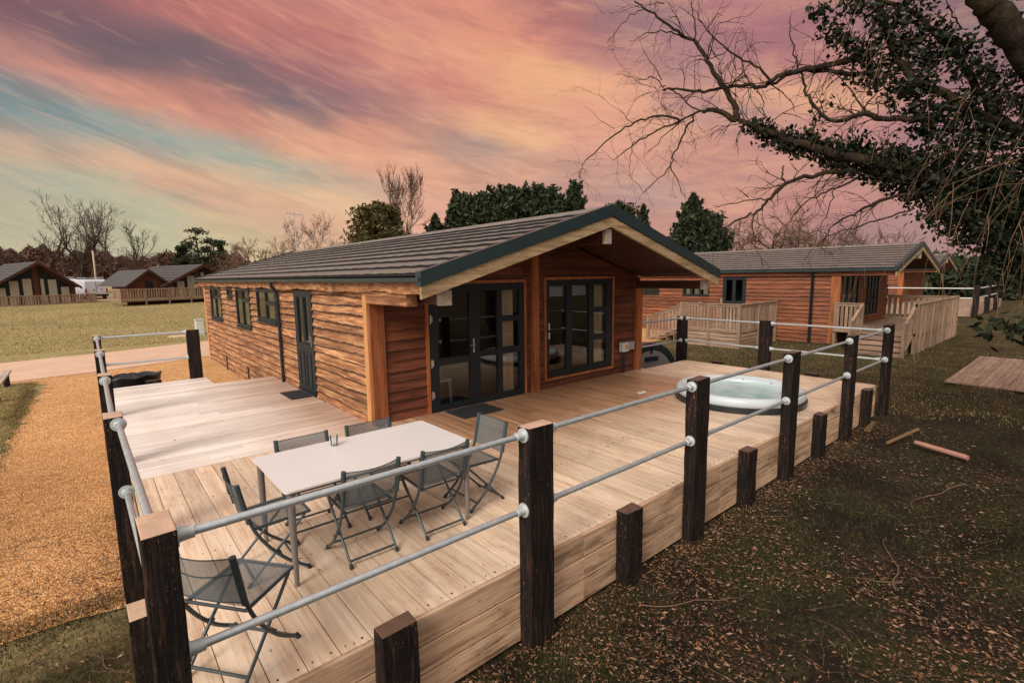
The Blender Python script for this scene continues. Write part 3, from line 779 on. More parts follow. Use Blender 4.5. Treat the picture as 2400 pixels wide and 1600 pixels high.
mb.build('downpipe',M['plastic_black'],lodge,smooth=40)
# corner boards and pillars
mb=MB(); mb.box(HX-.055,HX-.0,HY-.0,HY+.13,-.02,2.02); mb.build('corner_board',M['corner_z'],lodge,bevel=.003)
mb=MB(); mb.box(HX-.03,HX+.2,HY-.058,HY-.003,-.02,2.02); mb.build('corner_board',M['dark_z'],lodge,bevel=.003)
mb=MB(); mb.box(HX-.05,HX-.0,HYB-.14,HYB+.05,-.62,2.02); mb.build('corner_board',M['corner_z'],lodge,bevel=.003)
mb=MB(); mb.box(6.17,6.33,HY-.10,HY-.003,-.0,3.0); mb.build('centre_pillar',M['post_z'],lodge,bevel=.004)
mb=MB(); mb.box(9.42,9.62,HY-.10,HY-.003,-.0,2.05); mb.build('corner_post',M['post_z'],lodge,bevel=.004)
# roof beams showing at the gable
mb=MB(); mb.box(6.17,6.29,RY0+.135,HY-.11,2.71,2.92); bm_=mb.build('ridge_beam',M['soffit'],lodge,bevel=.004)
mb=MB(); mb.box(6.16,6.30,RY0+.055,RY0+.13,2.70,2.93); mb.build('beam_end',M['beamend'],bm_,bevel=.004)
mb=MB(); mb.box(3.11,3.25,RY0+.205,HY-.06,1.88,2.05); bm_=mb.build('wall_plate_beam',M['soffit'],lodge,bevel=.004)
mb=MB(); mb.box(3.10,3.26,RY0+.10,RY0+.20,1.87,2.06); mb.build('beam_end',M['beamend'],bm_,bevel=.004)
mb=MB(); mb.box(9.33,9.47,RY0+.205,HY-.11,1.90,2.07); bm_=mb.build('wall_plate_beam',M['soffit'],lodge,bevel=.004)
mb=MB(); mb.box(9.32,9.48,RY0+.10,RY0+.20,1.89,2.08); mb.build('beam_end',M['beamend'],bm_,bevel=.004)
mb=MB(); mb.box(2.90,3.06,RY0+.6,HY-.06,1.85,2.03); mb.build('wall_plate_beam',M['clad_y'],lodge,bevel=.004)
# patio doors
def fx(x,y): return on(1,HY,x,y)
xf=lambda px:on(1,HY,px,800)[0]-3.94
pan=[]
cL=(xf(1024),xf(1098)); cM=(xf(1121),xf(1163)); cR=(xf(1174),xf(1214))
pan+=[(cL[0],cL[1],.10,.78),(cL[0],cL[1],.88,1.98),(cM[0],cM[1],.10,.84),(cM[0],cM[1],.92,1.98)]
pan+=[(cR[0],cR[1],.10,.83),(cR[0],cR[1],.93,1.42),(cR[0],cR[1],1.50,1.98)]
dr,P,bx=unit(lodge,'patio_door',(3.94,HY),(1,0),(0,-1),2.05,0.,2.1,pan,trim=M['post_z'])
hd=MB(); hu=(cL[1]+cM[0])/2-.03
bx(hd,hu-.016,hu+.016,.92,1.16,.045,.054); hd.tube([P(hu,1.06,.05),P(hu,1.06,.10),P(hu-.12,1.055,.10)],.010,8); hd.build('handle',M['steel'],dr,smooth=40)
for z in(.25,.78,1.5):
    h_=MB(); bx(h_,.02,.07,z,z+.10,.045,.062); h_.tube([P(.03,z-.03,.06),P(.03,z+.12,.06)],.009,8); h_.build('hinge',M['steel'],dr)
# window
wl=lambda px:on(1,HY,px,750)[0]-6.56
c1=(wl(1284),wl(1324)); c2=(wl(1337),wl(1377)); c3=(wl(1388),wl(1417))
pan=[(c1[0],c1[1],.33,2.02),(c2[0],c2[1],.33,2.02),(c3[0],c3[1],.33,.85),(c3[0],c3[1],.93,1.44),(c3[0],c3[1],1.52,2.02)]
wn,P2,bx2=unit(lodge,'front_window',(6.56,HY),(1,0),(0,-1),2.02,.2,2.13,pan,trim=M['post_z'])
h_=MB()
for z in(.98,1.16): h_.box(0,0,0,0,0,0) if 0 else bx2(h_,c1[0]-.03,c1[0]-.01,z,z+.13,.045,.065)
h_.build('handle',M['white'],wn)
# curtains and blinds inside
def curtain(x0,x1,z0,z1,y,folds=14):
    mb=MB(); n=folds*6; vs=[]
    for i in range(n+1):
        x=x0+(x1-x0)*i/n; yy=y+.025*math.sin(i/6*2*math.pi)
        vs+=[(x,yy,z0),(x,yy,z1)]
    mb.add(vs,[(2*i,2*i+2,2*i+3,2*i+1) for i in range(n)]); return mb
curtain(3.94+cR[0]-.0,3.94+cR[1]-.07,.06,2.05,HY+.065,6).build('curtain',M['curtain'],lodge,smooth=True)
curtain(6.56+c3[0]+.0,6.56+c3[1]-.03,.25,2.08,HY+.065,6).build('curtain',M['curtain'],lodge,smooth=True)
mb=MB(); mb.box(6.66,6.56+c2[1],HY+.06,HY+.07,1.80,2.08); mb.build('roller_blind',M['white'],lodge)
# side door with two glazed lights and two lower panels
pan=[(.17,.44,.98,1.88),(.56,.83,.98,1.88)]
sd,P,bx=unit(lodge,'side_door',(HX,7.63),(0,-1),(-1,0),1.0,.0,2.0,pan,off=.045)
pb=MB()
for a in(.17,.56):
    for (p,q,c,d) in((a,a+.27,.14,.17),(a,a+.27,.79,.82),(a,a+.03,.17,.79),(a+.24,a+.27,.17,.79)): bx(pb,p,q,c,d,.045,.058)
bx(pb,.02,.98,.02,.07,.045,.075)
pb.build('panel_moulding',M['frame'],sd)
hd=MB(); bx(hd,.89,.92,.95,1.15,.045,.054); hd.tube([P(.905,1.06,.05),P(.905,1.06,.10),P(.80,1.055,.10)],.010,8); hd.build('handle',M['steel'],sd)
for z in(.2,1.0,1.7):
    h_=MB(); bx(h_,.01,.04,z,z+.1,.045,.065); h_.build('hinge',M['steel'],sd)
# side windows
for (y0,y1,z0,z1,np_) in((8.90,10.48,1.25,2.0,2),(11.2,12.7,.96,2.0,2),(13.15,13.8,1.72,2.0,1),(14.75,16.4,.97,2.0,2)):
    W=y1-y0; ps_=[]
    w=(W-.10-.06*(np_-1))/np_
    for k in range(np_):
        a=.05+k*(w+.06)
        if k==np_-1 and np_==2: ps_+=[(a,a+w,z0+.07,z1-.36),(a,a+w,z1-.28,z1-.07)]
        else: ps_.append((a,a+w,z0+.07,z1-.07))
    w_,P,bx=unit(lodge,'side_window',(HX,y1),(0,-1),(-1,0),W,z0,z1,ps_,off=.05)
    s_=MB(); bx(s_,-.03,W+.03,z0-.03,z0,-.02,.085); s_.build('sill',M['frame'],w_)
for (y0,y1,z0,z1) in((8.95,10.43,1.25,2.0),(11.25,12.65,.96,2.0),(14.8,16.35,.97,2.0)):
    mb=MB(); n=30; vs=[]
    for i in range(n+1):
        y=y0+(y1-y0)*i/n; vs+=[(HX+.17+.02*math.sin(i*2.1),y,z0),(HX+.17+.02*math.sin(i*2.1),y,z1)]
    mb.add(vs,[(2*i,2*i+1,2*i+3,2*i+2) for i in range(n)]); mb.build('curtain',plain('olive_net_curtain',srgb(120,118,84),.9,0,.1,4,0) if 'net' not in M else M['net'],lodge,smooth=True)
# underfloor vents trim on the skirt
mb=MB()
for y in(11.9,14.6): mb.box(HX-.06,HX-.035,y,y+.05,-.6,-.1)
mb.build('skirt_batten',M['bark'],lodge)

# TV aerial
ae=thing('tv_aerial','thin television aerial on a mast at the far end of the main lodge roof','aerial',(6.3,18.0,3.25))
mb=MB(); mb.tube([(6.3,18.0,3.2),(6.3,18.0,4.95)],.016,8); mb.build('mast',M['galv'],ae)
mb=MB(); mb.tube([(5.9,17.8,4.72),(6.7,18.2,4.72)],.012,6)
for k in range(7):
    x=5.9+.8*k/6; y=17.8+.4*k/6; mb.tube([(x+.1,y-.22,4.72),(x-.1,y+.22,4.72)],.007,5)
mb.tube([(5.92,17.8,4.55),(5.92,17.8,4.9)],.008,5); mb.tube([(6.05,17.87,4.5),(6.05,17.87,4.6),(6.3,18,4.4)],.007,5)
mb.build('antenna_array',M['galv'],ae)

# electrical switch boxes beside the window
eb=thing('isolator_switch','white isolator switch box with orange rotary knob beside grey box on wall','switch',(9.0,HY-.05,.46))
mb=MB(); mb.box(8.84,9.05,HY-.16,HY-.045,.49,.70); mb.build('switch_box',M['white'],eb,bevel=.008)
mb=MB(); mb.tube([(8.945,HY-.162,.6),(8.945,HY-.175,.6)],.045,16,1); mb.box(8.935,8.955,HY-.20,HY-.176,.56,.64,0); mb.build('rotary_knob',[M['orange'],plain('yellow_plate',srgb(228,190,40),.4,0,.02,4,0)],eb)
mb=MB(); mb.box(9.09,9.27,HY-.15,HY-.045,.52,.70); mb.build('junction_box',M['grey_box'],eb,bevel=.008)
mb=MB(); mb.tube([(8.92,HY-.08,.49),(8.92,HY-.08,0)],.014,8); mb.tube([(8.99,HY-.08,.49),(8.99,HY-.08,0)],.014,8); mb.build('conduit',M['plastic_black'],eb)

# door mats
mb=MB(); mb.box(2.52,2.90,6.78,7.5,.004,.018); tag(mb.build('door_mat',M['mat'],bevel=.004),'black rubber mat lying outside the side door of the main lodge','door mat')
mb=MB(); mb.box(4.15,4.95,3.55,4.12,.004,.018); tag(mb.build('door_mat',M['mat'],bevel=.004),'dark mat lying below the glazed patio doors under the porch','door mat')

# white folding chair indoors behind the door glass
ic=thing('indoor_chair','white wooden chair standing indoors behind the left patio door glass','chair',(4.35,HY+.75,-.005))
w=M['white']; xx,yy=4.33,HY+.42
mb=MB(); mb.box(xx-.2,xx+.2,yy-.2,yy+.2,.43,.46); mb.build('seat',w,ic)
mb=MB()
for s in(-1,1): mb.obox((xx+.18*s,yy+.18,.46),(xx+.18*s,yy+.26,.95),.03,.03)
for z in(.58,.7,.82,.93): mb.obox((xx-.18,yy+.2+.06*(z-.46)/.5,z),(xx+.18,yy+.2+.06*(z-.46)/.5,z),.02,.045)
mb.build('backrest',w,ic)
for sx in(-1,1):
    for sy in(-1,1):
        mb=MB(); mb.obox((xx+.17*sx,yy+.17*sy,.43),(xx+.18*sx,yy+.19*sy,0),.03,.03); mb.build('leg',w,ic)

# ------------------------------------------------------------------ neighbouring lodges (right)
def right_lodge(ox,oy,label,near=True):
    t=thing('timber_lodge',label,'lodge',(ox+3.3,oy+7,-.65))
    x0,y0,x1,y1=ox,oy,ox+6.6,oy+13.5
    X0,X1,XM=ox-.2,ox+6.8,ox+3.3; ya,yb=oy-1.85,oy+14; ze,za=2.3,3.25
    f=(lambda px:on(0,ox,px,700)[1]-oy)
    if near:
        holes=[(3.5,4.55,-.05,2.02),(5.2,6.55,1.13,1.66),(7.85,9.6,1.13,1.68)]
    else: holes=[]
    mb=MB(); clad(mb,(x0,y0),(0,1),(-1,0),13.5,-.62,lambda s:2.12,holes,h=.165,amp=.014,seed=int(ox),out=.04,du=.12,lip=.012)
    o=mb.build('side_cladding',[M['clad_o'],M['bark']],t); clad_mesh_weld(o)
    g=lambda s:za-.12-(za-ze)/(XM-X0)*abs(x0+s-XM)
    fh=[(.35,2.35,.0,2.1),(3.2,5.2,.3,2.1)] if near else []
    mb=MB(); clad(mb,(x0,y0),(1,0),(0,-1),6.6,-.62,g,fh,h=.165,amp=.01,seed=int(ox)+1,out=.034,du=.15,lip=.01)
    mb.build('front_cladding',[M['clad_ox'],M['bark']],t)
    mb=MB(); wall_slab(mb,(x0,y0),(0,1),(-1,0),13.5,-.65,lambda s:2.15,holes); wall_slab(mb,(x0+.1,y0),(1,0),(0,-1),6.4,-.65,lambda s:g(s+.1)-.005,[(h[0]-.1,h[1]-.1,h[2],h[3]) for h in fh])
    mb.box(x1-.1,x1,y0,y1,-.65,2.15); mb.box(x0+.1,x1-.1,y1-.1,y1,-.65,2.15); mb.box(x0+.1,x1-.1,y0+.1,y1-.1,-.05,-.01); mb.box(x0+1.2,x0+1.3,y0+.2,y1-.1,-.01,2.15)
    mb.build('wall',M['dark_in'],t)
    roof(t,X0,X1,XM,ya,yb,ze,za,[M['tile'],M['tile_edge']],None,h=.36,seed=3).build('roof_deck',M['soffit'],t)
    barge(t,X0,X1,XM,ya,ze,za,mw=M['barge'])
    mb=MB(); mb.box(X0-.08,X0+.02,ya,yb,ze-.10,ze+.0); mb.build('gutter',M['green'],t)
    mb=MB(); mb.box(X0+.08,X0+.12,ya+.1,yb-.1,ze-.26,ze-.11); mb.build('eaves_board',M['clad_o'],t)
    mb=MB(); mb.box(X0+.12,x0,ya+.1,yb-.1,2.08,2.12); mb.build('eaves_soffit',M['soffit'],t)
    mb=MB(); mb.box(x0-.07,x0-.003,y0-.1,y0+.22,-.6,2.1); mb.build('corner_post',M['post_z'],t)
    if near:
        d,P,bx=unit(t,'side_door',(x0,y0+4.55),(0,-1),(-1,0),1.05,-.05,2.02,[(.15,.45,.95,1.9),(.58,.9,.95,1.9)])
        for (a,b,z0,z1,k) in((5.2,6.55,1.13,1.66,3),(7.85,9.6,1.13,1.68,2)):
            W=b-a; w=(W-.12-.1*(k-1))/k; ps=[(.06+i*(w+.1),.06+i*(w+.1)+w,z0+.08,z1-.07) for i in range(k)]
            unit(t,'side_window',(x0,y0+b),(0,-1),(-1,0),W,z0,z1,ps)
            if k==3:
                mb=MB()
                for q in ps: mb.box(x0+.12,x0+.13,y0+b-q[1]+.04,y0+b-q[0]-.04,q[2],q[3])
                mb.build('roller_blind',M['curtain'],t)
        ps=[(.08,.65,.08,2.02),(.73,1.27,.08,2.02),(1.35,1.92,.08,2.02)]
        unit(t,'patio_door',(x0+.35,y0),(1,0),(0,-1),2.0,.0,2.1,ps)
        ps=[(.08+.47*i,.08+.47*i+.39,.38+.55*j,.38+.55*j+.48) for i in range(4) for j in range(3)]
        unit(t,'front_window',(x0+3.2,y0),(1,0),(0,-1),2.0,.3,2.1,ps,trim=M['post_z'])
        mb=MB(); mb.tube([(X0-.03,y0+.87,2.2),(x0-.08,y0+.87,2.0),(x0-.08,y0+.87,-.6)],.06,10); mb.build('downpipe',M['plastic_black'],t,smooth=40)
        mb=MB()
        for i in range(7): mb.box(x0+.5+.27*i,x0+.58+.27*i,y0+.2,y0+.22,.1,2.0)
        mb.build('vertical_blind',M['grey_box'],t)
    mb=MB(); mb.box(XM-.08,XM+.08,ya+.05,y0,2.66,2.9); mb.build('ridge_beam',M['beamend'],t)
    return t
right_lodge(21.8,3.85,'orange-clad lodge with wooden porches right of the main lodge')
right_lodge(42.6,6.3,'far lodge half hidden behind the ivy-clad tree',False)

# picket railings ---------------------------------------------------
def picket(t,p,q,zb0,zb1,zt0,zt1,step=.13,w=.09,skirt=None,cap=True,posts=True):
    """panel from p to q (2D); bottom and top heights at both ends"""
    p=np.array(p,float);q=np.array(q,float); Ln=np.linalg.norm(q-p); d=(q-p)/Ln; ax=0 if abs(d[0])>abs(d[1]) else 1
    mat_h=M['greywood_hx'] if ax==0 else M['greywood_h']
    mb=MB(); n=int(Ln/step)
    for i in range(n):
        f=(i+.5)/n; c=p+d*Ln*f; zb=zb0+(zb1-zb0)*f; zt=zt0+(zt1-zt0)*f
        a=c-d*w/2;b=c+d*w/2
        mb.obox((c[0],c[1],zb),(c[0],c[1],zt-.04),w,.022,up=(d[0],d[1],0)) if 0 else mb.obox((c[0],c[1],zb),(c[0],c[1],zt-.04),.022,w,up=(d[0],d[1],0))
    mb.build('picket_panel',M['greywood_x'],t)
    mb=MB(); mb.obox((p[0],p[1],zt0),(q[0],q[1],zt1),.12,.035); mb.obox((p[0],p[1],zt0-.063),(q[0],q[1],zt1-.063),.05,.09); mb.build('handrail',mat_h,t)
    mb=MB(); mb.obox((p[0],p[1],zb0+.03),(q[0],q[1],zb1+.03),.055,.10); mb.build('bottom_rail',mat_h,t)
    if skirt is not None:
        mb=MB(); k=0; z=skirt
        while z<min(zb0,zb1)-.05:
            mb.obox((p[0],p[1],z+.06),(q[0],q[1],z+.06),.03,.115); z+=.14
        mb.build('skirt_boards',mat_h,t)
def sqpost(t,x,y,z0,z1,w=.1):
    mb=MB(); mb.box(x-w/2,x+w/2,y-w/2,y+w/2,z0,z1); mb.build('post',M['greywood_x'],t,bevel=.005)
pc=thing('picket_porch','weathered picket porch with steps at the side door of the orange lodge','porch',(20,7.2,-.65))
picket(pc,(18.4,6.0),(18.4,8.4),-.02,-.02,1.02,1.02,skirt=-.65)
picket(pc,(18.4,6.0),(21.7,6.0),-.02,-.02,1.02,1.02,skirt=-.65)
picket(pc,(18.4,8.4),(18.4,10.0),-.0,-.6,.98,.35,step=.15)
picket(pc,(19.9,8.4),(19.9,10.0),-.0,-.6,.98,.35,step=.15)
mb=MB()
for i in range(23): mb.box(18.45,21.7,6.05+.1*i,6.05+.1*i+.094,-.06,-.02)
mb.build('floor_boards',M['greywood_hx'],pc)
mb=MB()
for k in range(4): mb.box(18.5,19.85,8.45+.35*k,8.8+.35*k,-.2-.14*k,-.16-.14*k); mb.box(18.5,19.85,8.44+.35*k,8.46+.35*k,-.65,-.17-.14*k)
mb.build('steps',M['greywood_hx'],pc)
for (x,y,z) in((18.4,6,1.05),(18.4,7.2,1.0),(18.4,8.4,1.05),(21.6,6,1.05),(20,6,1.0),(18.4,10.0,.4),(19.9,10,.4),(21.7,8.4,1.05)): sqpost(pc,x,y,-.66,z)
pd=thing('picket_terrace','weathered picket terrace with diagonal boards on the gable end of the orange lodge','terrace',(24.5,2.6,-.65))
picket(pd,(21.2,1.3),(28.5,1.3),-.02,-.02,1.05,1.05,step=.2,w=.14)
picket(pd,(21.4,2.9),(21.4,3.75),-.02,-.02,1.02,1.02,step=.14)
picket(pd,(28.5,1.3),(28.5,3.8),-.02,-.02,1.05,1.05,step=.2,w=.12)
mb=MB()
for i in range(27): mb.box(21.3,28.5,1.35+.092*i,1.35+.092*i+.087,-.06,-.02)
mb.build('floor_boards',M['greywood_hx'],pd)
mb=MB()
for i in range(36): mb.obox((21.3+.2*i,1.32,-.62),(21.3+.2*i,1.32,-.06),.025,.11,up=(1,0,0)) if i%3 else mb.obox((21.3+.2*i,1.27,-.66),(21.3+.2*i,1.27,1.0),.09,.09,up=(1,0,0))
mb.build('skirt_boards',M['greywood_x'],pd)
mb=MB()
for k in range(4): mb.box(20.1+.3*k,20.42+.3*k,1.4,2.85,-.52+.15*k,-.48+.15*k); mb.box(20.1+.3*k,20.12+.3*k,1.4,2.85,-.65,-.49+.15*k)
mb.build('steps',M['greywood_h'],pd)
for y in(1.35,2.88):
    mb=MB(); mb.obox((20.1,y,.38),(21.3,y,1.0),.09,.04); mb.obox((20.1,y,-.55),(21.3,y,.0),.05,.1)
    for k in range(6): mb.obox((20.15+.2*k,y,-.5+.1*k),(20.15+.2*k,y,.36+.1*k),.022,.09,up=(1,0,0))
    mb.build('stair_rail',M['greywood_hx'],pd)
for (x,y,z) in((20.1,1.35,.5),(20.1,2.88,.5),(21.3,2.88,1.05),(21.4,3.75,1.05),(21.25,1.3,1.08),(28.5,1.3,1.08)): sqpost(pd,x,y,-.66,z)
# far pipe railing on next deck
def far_rail():
    t=thing('pipe_railing','distant pipe railing on dark posts seen beyond the weathered picket terrace','railing',(39.6,6,-.65))
    for (x,y) in((39.6,2.06),(39.6,6.5),(39.6,11),(44,2.06),(48,2.06)):
        mb=MB(); mb.box(x-.13,x+.13,y-.13,y+.13,-.7,1.25); mb.build('post',M['sleeper'],t)
    for z in(1.07,.5):
        for a,b in(((39.6,2.19),(39.6,6.37)),((39.6,6.63),(39.6,10.87)),((39.73,2.06),(43.87,2.06)),((44.13,2.06),(47.87,2.06))):
            mb=MB(); mb.tube([(a[0],a[1],z),(b[0],b[1],z)],.035,8); mb.build('rail',M['white'],t)
    mb=MB(); mb.box(39.7,52,2.2,6.2,-.1,0); mb.box(39.65,39.69,2.2,12,-.6,0); mb.box(39.7,52,2.16,2.19,-.6,0); mb.build('deck_platform',M['pallet'],t)
far_rail()

# ------------------------------------------------------------------ left lodges
def gable_lodge(ax,ay,az,dirang,hl,hr,dl,drp,length,label,group=None,dorm=None,curt=True,base=None,ext=1.2):
    """apex point, e = facade direction; hl/hr half widths; drops; ridge runs back"""
    t=thing('chalet',label,'chalet',(ax,ay,gz(ax,ay)))
    e=np.array([math.cos(dirang),math.sin(dirang)]); b=np.array([-e[1],e[0]])
    def P(u,v,z): return (ax+e[0]*u+b[0]*v,ay+e[1]*u+b[1]*v,z)
    base=gz(ax,ay) if base is None else base
    fl=base+.45
    # roof slopes with courses
    for sgn,h,d in((-1,hl,dl),(1,hr,drp)):
        mb=MB(); n=8
        for k in range(n):
            f0,f1=k/n,(k+1)/n
            z=lambda f:az-d*(1-f)
            a=P(sgn*h*(1-f0),0,z(f0)+.05);bb=P(sgn*h*(1-f0),length,z(f0)+.05);c=P(sgn*h*(1-f1),length,z(f1)+.01);dd=P(sgn*h*(1-f1),0,z(f1)+.01)
            a0=P(sgn*h*(1-f0),0,z(f0)-.03);b0=P(sgn*h*(1-f0),length,z(f0)-.03)
            mb.add([a,bb,c,dd,a0,b0],[(0,1,2,3),(4,5,1,0)],0); mb.m[-1]=1
        mb.build('roof_slope',[M['tile_dark'],M['tile_edge']],t)
        mb=MB()
        for (dz,w,vv) in((-.16,.24,-.04),):
            A=P(sgn*h,vv,az-d);B=P(0,vv,az)
            mb.add([P(sgn*h,vv,az-d+.04),P(0,vv,az+.04),P(0,vv,az-.24),P(sgn*h,vv,az-d-.2),P(sgn*h,vv+.06,az-d+.04),P(0,vv+.06,az+.04),P(0,vv+.06,az-.24),P(sgn*h,vv+.06,az-d-.2)],[(0,1,2,3),(4,5,6,7),(3,2,6,7),(0,1,5,4)])
        mb.build('barge_board',M['soffit'],t)
    # gable wall, set back, with glazing and curtains
    sb=1.1
    def zr(u): return az-.1-(dl*(-u)/hl if u<0 else drp*u/hr)
    mb=MB(); L0,R0=-hl*.93,hr*.93
    mb.add([P(L0,sb,base),P(R0,sb,base),P(R0,sb,max(zr(R0),fl+.1)),P(0,sb,zr(0)),P(L0,sb,max(zr(L0),fl+.1))],[(0,1,2,3,4)])
    for u in(L0,R0):
        zt=max(zr(u),fl+.1); mb.add([P(u,sb,base),P(u,length-.4,base),P(u,length-.4,zt),P(u,sb,zt)],[(0,1,2,3)])
    mb.build('wall',M['clad_dk'],t)
    n=6; us=np.linspace(L0*.88,R0*.88,n+1)
    k=0
    for i in range(n):
        a,c=us[i]+.06,us[i+1]-.06
        if i==n//2: a+=.35
        z1a=zr(a)-.28; z1c=zr(c)-.28
        if min(z1a,z1c)<fl+.5: continue
        f=MB(); f.add([P(a-.05,sb-.03,fl),P(c+.05,sb-.03,fl),P(c+.05,sb-.03,z1c+.04),P(a-.05,sb-.03,z1a+.04)],[(0,1,2,3)]); fr=f.build('window_frame',M['frame'],t)
        top=min(z1a,z1c,fl+2.5)
        f=MB()
        ff=12; vs=[]
        for q in range(ff+1):
            u=a+.08+(c-a-.16)*q/ff; vs+=[P(u,sb-.05-.015*(q%2),fl+.05),P(u,sb-.05-.015*(q%2),top-.05)]
        f.add(vs,[(2*q,2*q+2,2*q+3,2*q+1) for q in range(ff)]); f.build('curtain',M['cream'],fr)
    # deck with pickets
    mb=MB()
    dl_,dr_=-hl-ext,hr+.6
    for a0 in (fl-.1,):
        mb.add([P(dl_,-1.1,fl-.12),P(dr_,-1.1,fl-.12),P(dr_,sb,fl-.12),P(dl_,sb,fl-.12),P(dl_,-1.1,fl),P(dr_,-1.1,fl),P(dr_,sb,fl),P(dl_,sb,fl)],[(4,5,6,7),(0,1,5,4),(1,2,6,5),(3,0,4,7)])
    mb.build('deck_platform',M['greywood_hx'],t)
    mb=MB(); w=dr_-dl_; n=int(w/.2)
    for i in range(n):
        u=dl_+w*(i+.5)/n; mb.obox(P(u,-1.1,fl+.08),P(u,-1.1,fl+.92),.03,.12,up=(e[0],e[1],0))
    for i in range(8):
        v=-1.1+2.2*(i+.5)/11
        for u in(dl_,dr_): mb.obox(P(u,v,fl+.08),P(u,v,fl+.92),.03,.12,up=(b[0],b[1],0))
    mb.build('picket_panel',M['greywood_x'],t)
    mb=MB()
    for z in(fl+.95,fl+.1): mb.obox(P(dl_,-1.1,z),P(dr_,-1.1,z),.1,.09); mb.obox(P(dr_,-1.1,z),P(dr_,.7,z),.1,.09); mb.obox(P(dl_,-1.1,z),P(dl_,.7,z),.1,.09)
    for i in range(7):
        u=dl_+w*i/6; mb.obox(P(u,-1.1,base-.1),P(u,-1.1,fl+.95),.1,.1,up=(e[0],e[1],0))
    mb.build('handrail',M['greywood_hx'],t)
    if dorm:
        u0,hw,dz,lz=dorm   # cross gable porch
        for sgn in(-1,1):
            mb=MB(); mb.add([P(u0+sgn*hw,.2,lz),P(u0+sgn*hw,length*.6,lz),P(u0,length*.6,dz),P(u0,.2,dz)],[(0,1,2,3)]); mb.build('roof_slope',M['tile_dark'],t)
            mb=MB(); mb.add([P(u0+sgn*hw,.16,lz+.04),P(u0,.16,dz+.04),P(u0,.16,dz-.2),P(u0+sgn*hw,.16,lz-.18)],[(0,1,2,3)]); mb.build('barge_board',M['soffit'],t)
        mb=MB(); mb.add([P(u0-hw*.9,.8,base),P(u0+hw*.9,.8,base),P(u0+hw*.9,.8,lz),P(u0,.8,dz-.15),P(u0-hw*.9,.8,lz)],[(0,1,2,3,4)]); mb.build('wall',M['clad_dk'],t)
        mb=MB(); mb.add([P(u0-.2,.75,fl),P(u0+.45,.75,fl),P(u0+.45,.75,lz+.35),P(u0-.2,.75,lz+.5)],[(0,1,2,3)]); mb.build('door',M['frame'],t)
    return t
M['cream']=plain('cream_curtain',srgb(196,184,164),.9,0,.08,3,0)
gable_lodge(-3.28,59.6,4.07,.30,3.5,2.95,2.35,2.35,10,'dark-roofed chalet with cream curtains at the far left edge of the lawn',base=-.36)
gable_lodge(8.85,54.6,3.75,.30,3.9,3.0,2.1,2.0,11,'dark-roofed chalet with a small second gable beyond the lawn beside the main lodge',dorm=(-4.7,1.9,3.25,1.75),base=.1,ext=3.6)

# ------------------------------------------------------------------ vans
def make_van(loc,rz,label):
    t=thing('parked_van',label,'van',loc,'white vans parked beyond the lawn'); 
    # local: rear at y=0 facing -Y, length along +Y
    prof=[(0.0,.38),(-.03,.9),(.05,1.9),(.25,2.12),(3.3,2.15),(4.15,1.35),(4.95,1.15),(5.1,.7),(5.1,.38)]
    mb=MB(); W=.98
    n=len(prof); vs=[]
    for s in(-1,1):
        for (y,z) in prof:
            tp=.10*max(0,(z-.95))/1.2; vs.append((s*(W-tp),y,z))
    fs=[tuple(range(n)),tuple(range(n,2*n))[::-1]]+[(i,n+i,n+(i+1)%n,(i+1)%n) for i in range(n)]
    mb.add(vs,fs); ORG[t.name]=(0,0,0)
    body=mb.build('body',M['vanpaint'],t,bevel=.05)
    mb=MB(); mb.box(-.99,.99,-.10,.05,.36,.56); mb.build('bumper',M['plastic_black'],t,bevel=.02)
    mb=MB(); mb.box(-.012,.012,-.03,-.0,.6,1.95); mb.box(-.3,-.1,-.045,-.02,1.0,1.06); mb.box(.35,.5,-.045,-.02,1.05,1.12); mb.build('rear_door_trim',M['plastic_black'],t)
    for s in(-1,1):
        mb=MB(); mb.box(s*.88-.07,s*.88+.07,-.045,-.0,.75,1.15); mb.build('tail_light',M['redlamp'],t)
        mb=MB(); mb.box(s*1.02-.09,s*1.02+.09,3.85,3.95,1.25,1.5); mb.build('mirror',M['plastic_black'],t)
        mb=MB(); mb.add([(s*.96,3.0,1.35),(s*.96,3.95,1.35),(s*.90,3.4,1.95),(s*.905,3.0,1.95)],[(0,1,2,3)]); mb.build('side_window',M['darkglass'],t)
    mb=MB(); mb.box(-.5,.5,-.035,-.01,.62,.72); mb.build('number_plate',M['white'],t)
    for s in(-1,1):
        for y in(.95,4.1):
            mb=MB(); mb.tube([(s*.78,y,.33),(s*1.0,y,.33)],.33,20); wv=mb.build('wheel',M['plastic_black'],t,smooth=40)
            mb=MB(); mb.tube([(s*.99,y,.33),(s*1.01,y,.33)],.2,16); mb.build('hub',M['grey_box'],wv)
    mb=MB()
    for s in(-1,1): mb.tube([(s*.7,.2,2.3),(s*.7,3.0,2.3)],.02,6)
    for y in np.arange(.25,3.1,.35): mb.tube([(-.75,y,2.27),(.75,y,2.27)],.018,6)
    for s in(-1,1):
        for y in(.3,1.6,2.9): mb.tube([(s*.7,y,2.1),(s*.7,y,2.3)],.015,6)
    mb.build('roof_rack',M['galv'],t)
    t.location=loc; t.rotation_euler=(0,0,rz)
    return t
M['redlamp']=plain('tail_lamp_red',(.35,.02,.015),.3,0,.02,3,0)
v1=make_van((.62,65.2,gz(.6,65.2)),.26,'white van with roof rack, its rear doors in full view between the chalets')
v2=dup(v1,(-1.7,67.6,gz(-1.5,67.5)+.05),.26,'white van half hidden behind the left chalet')

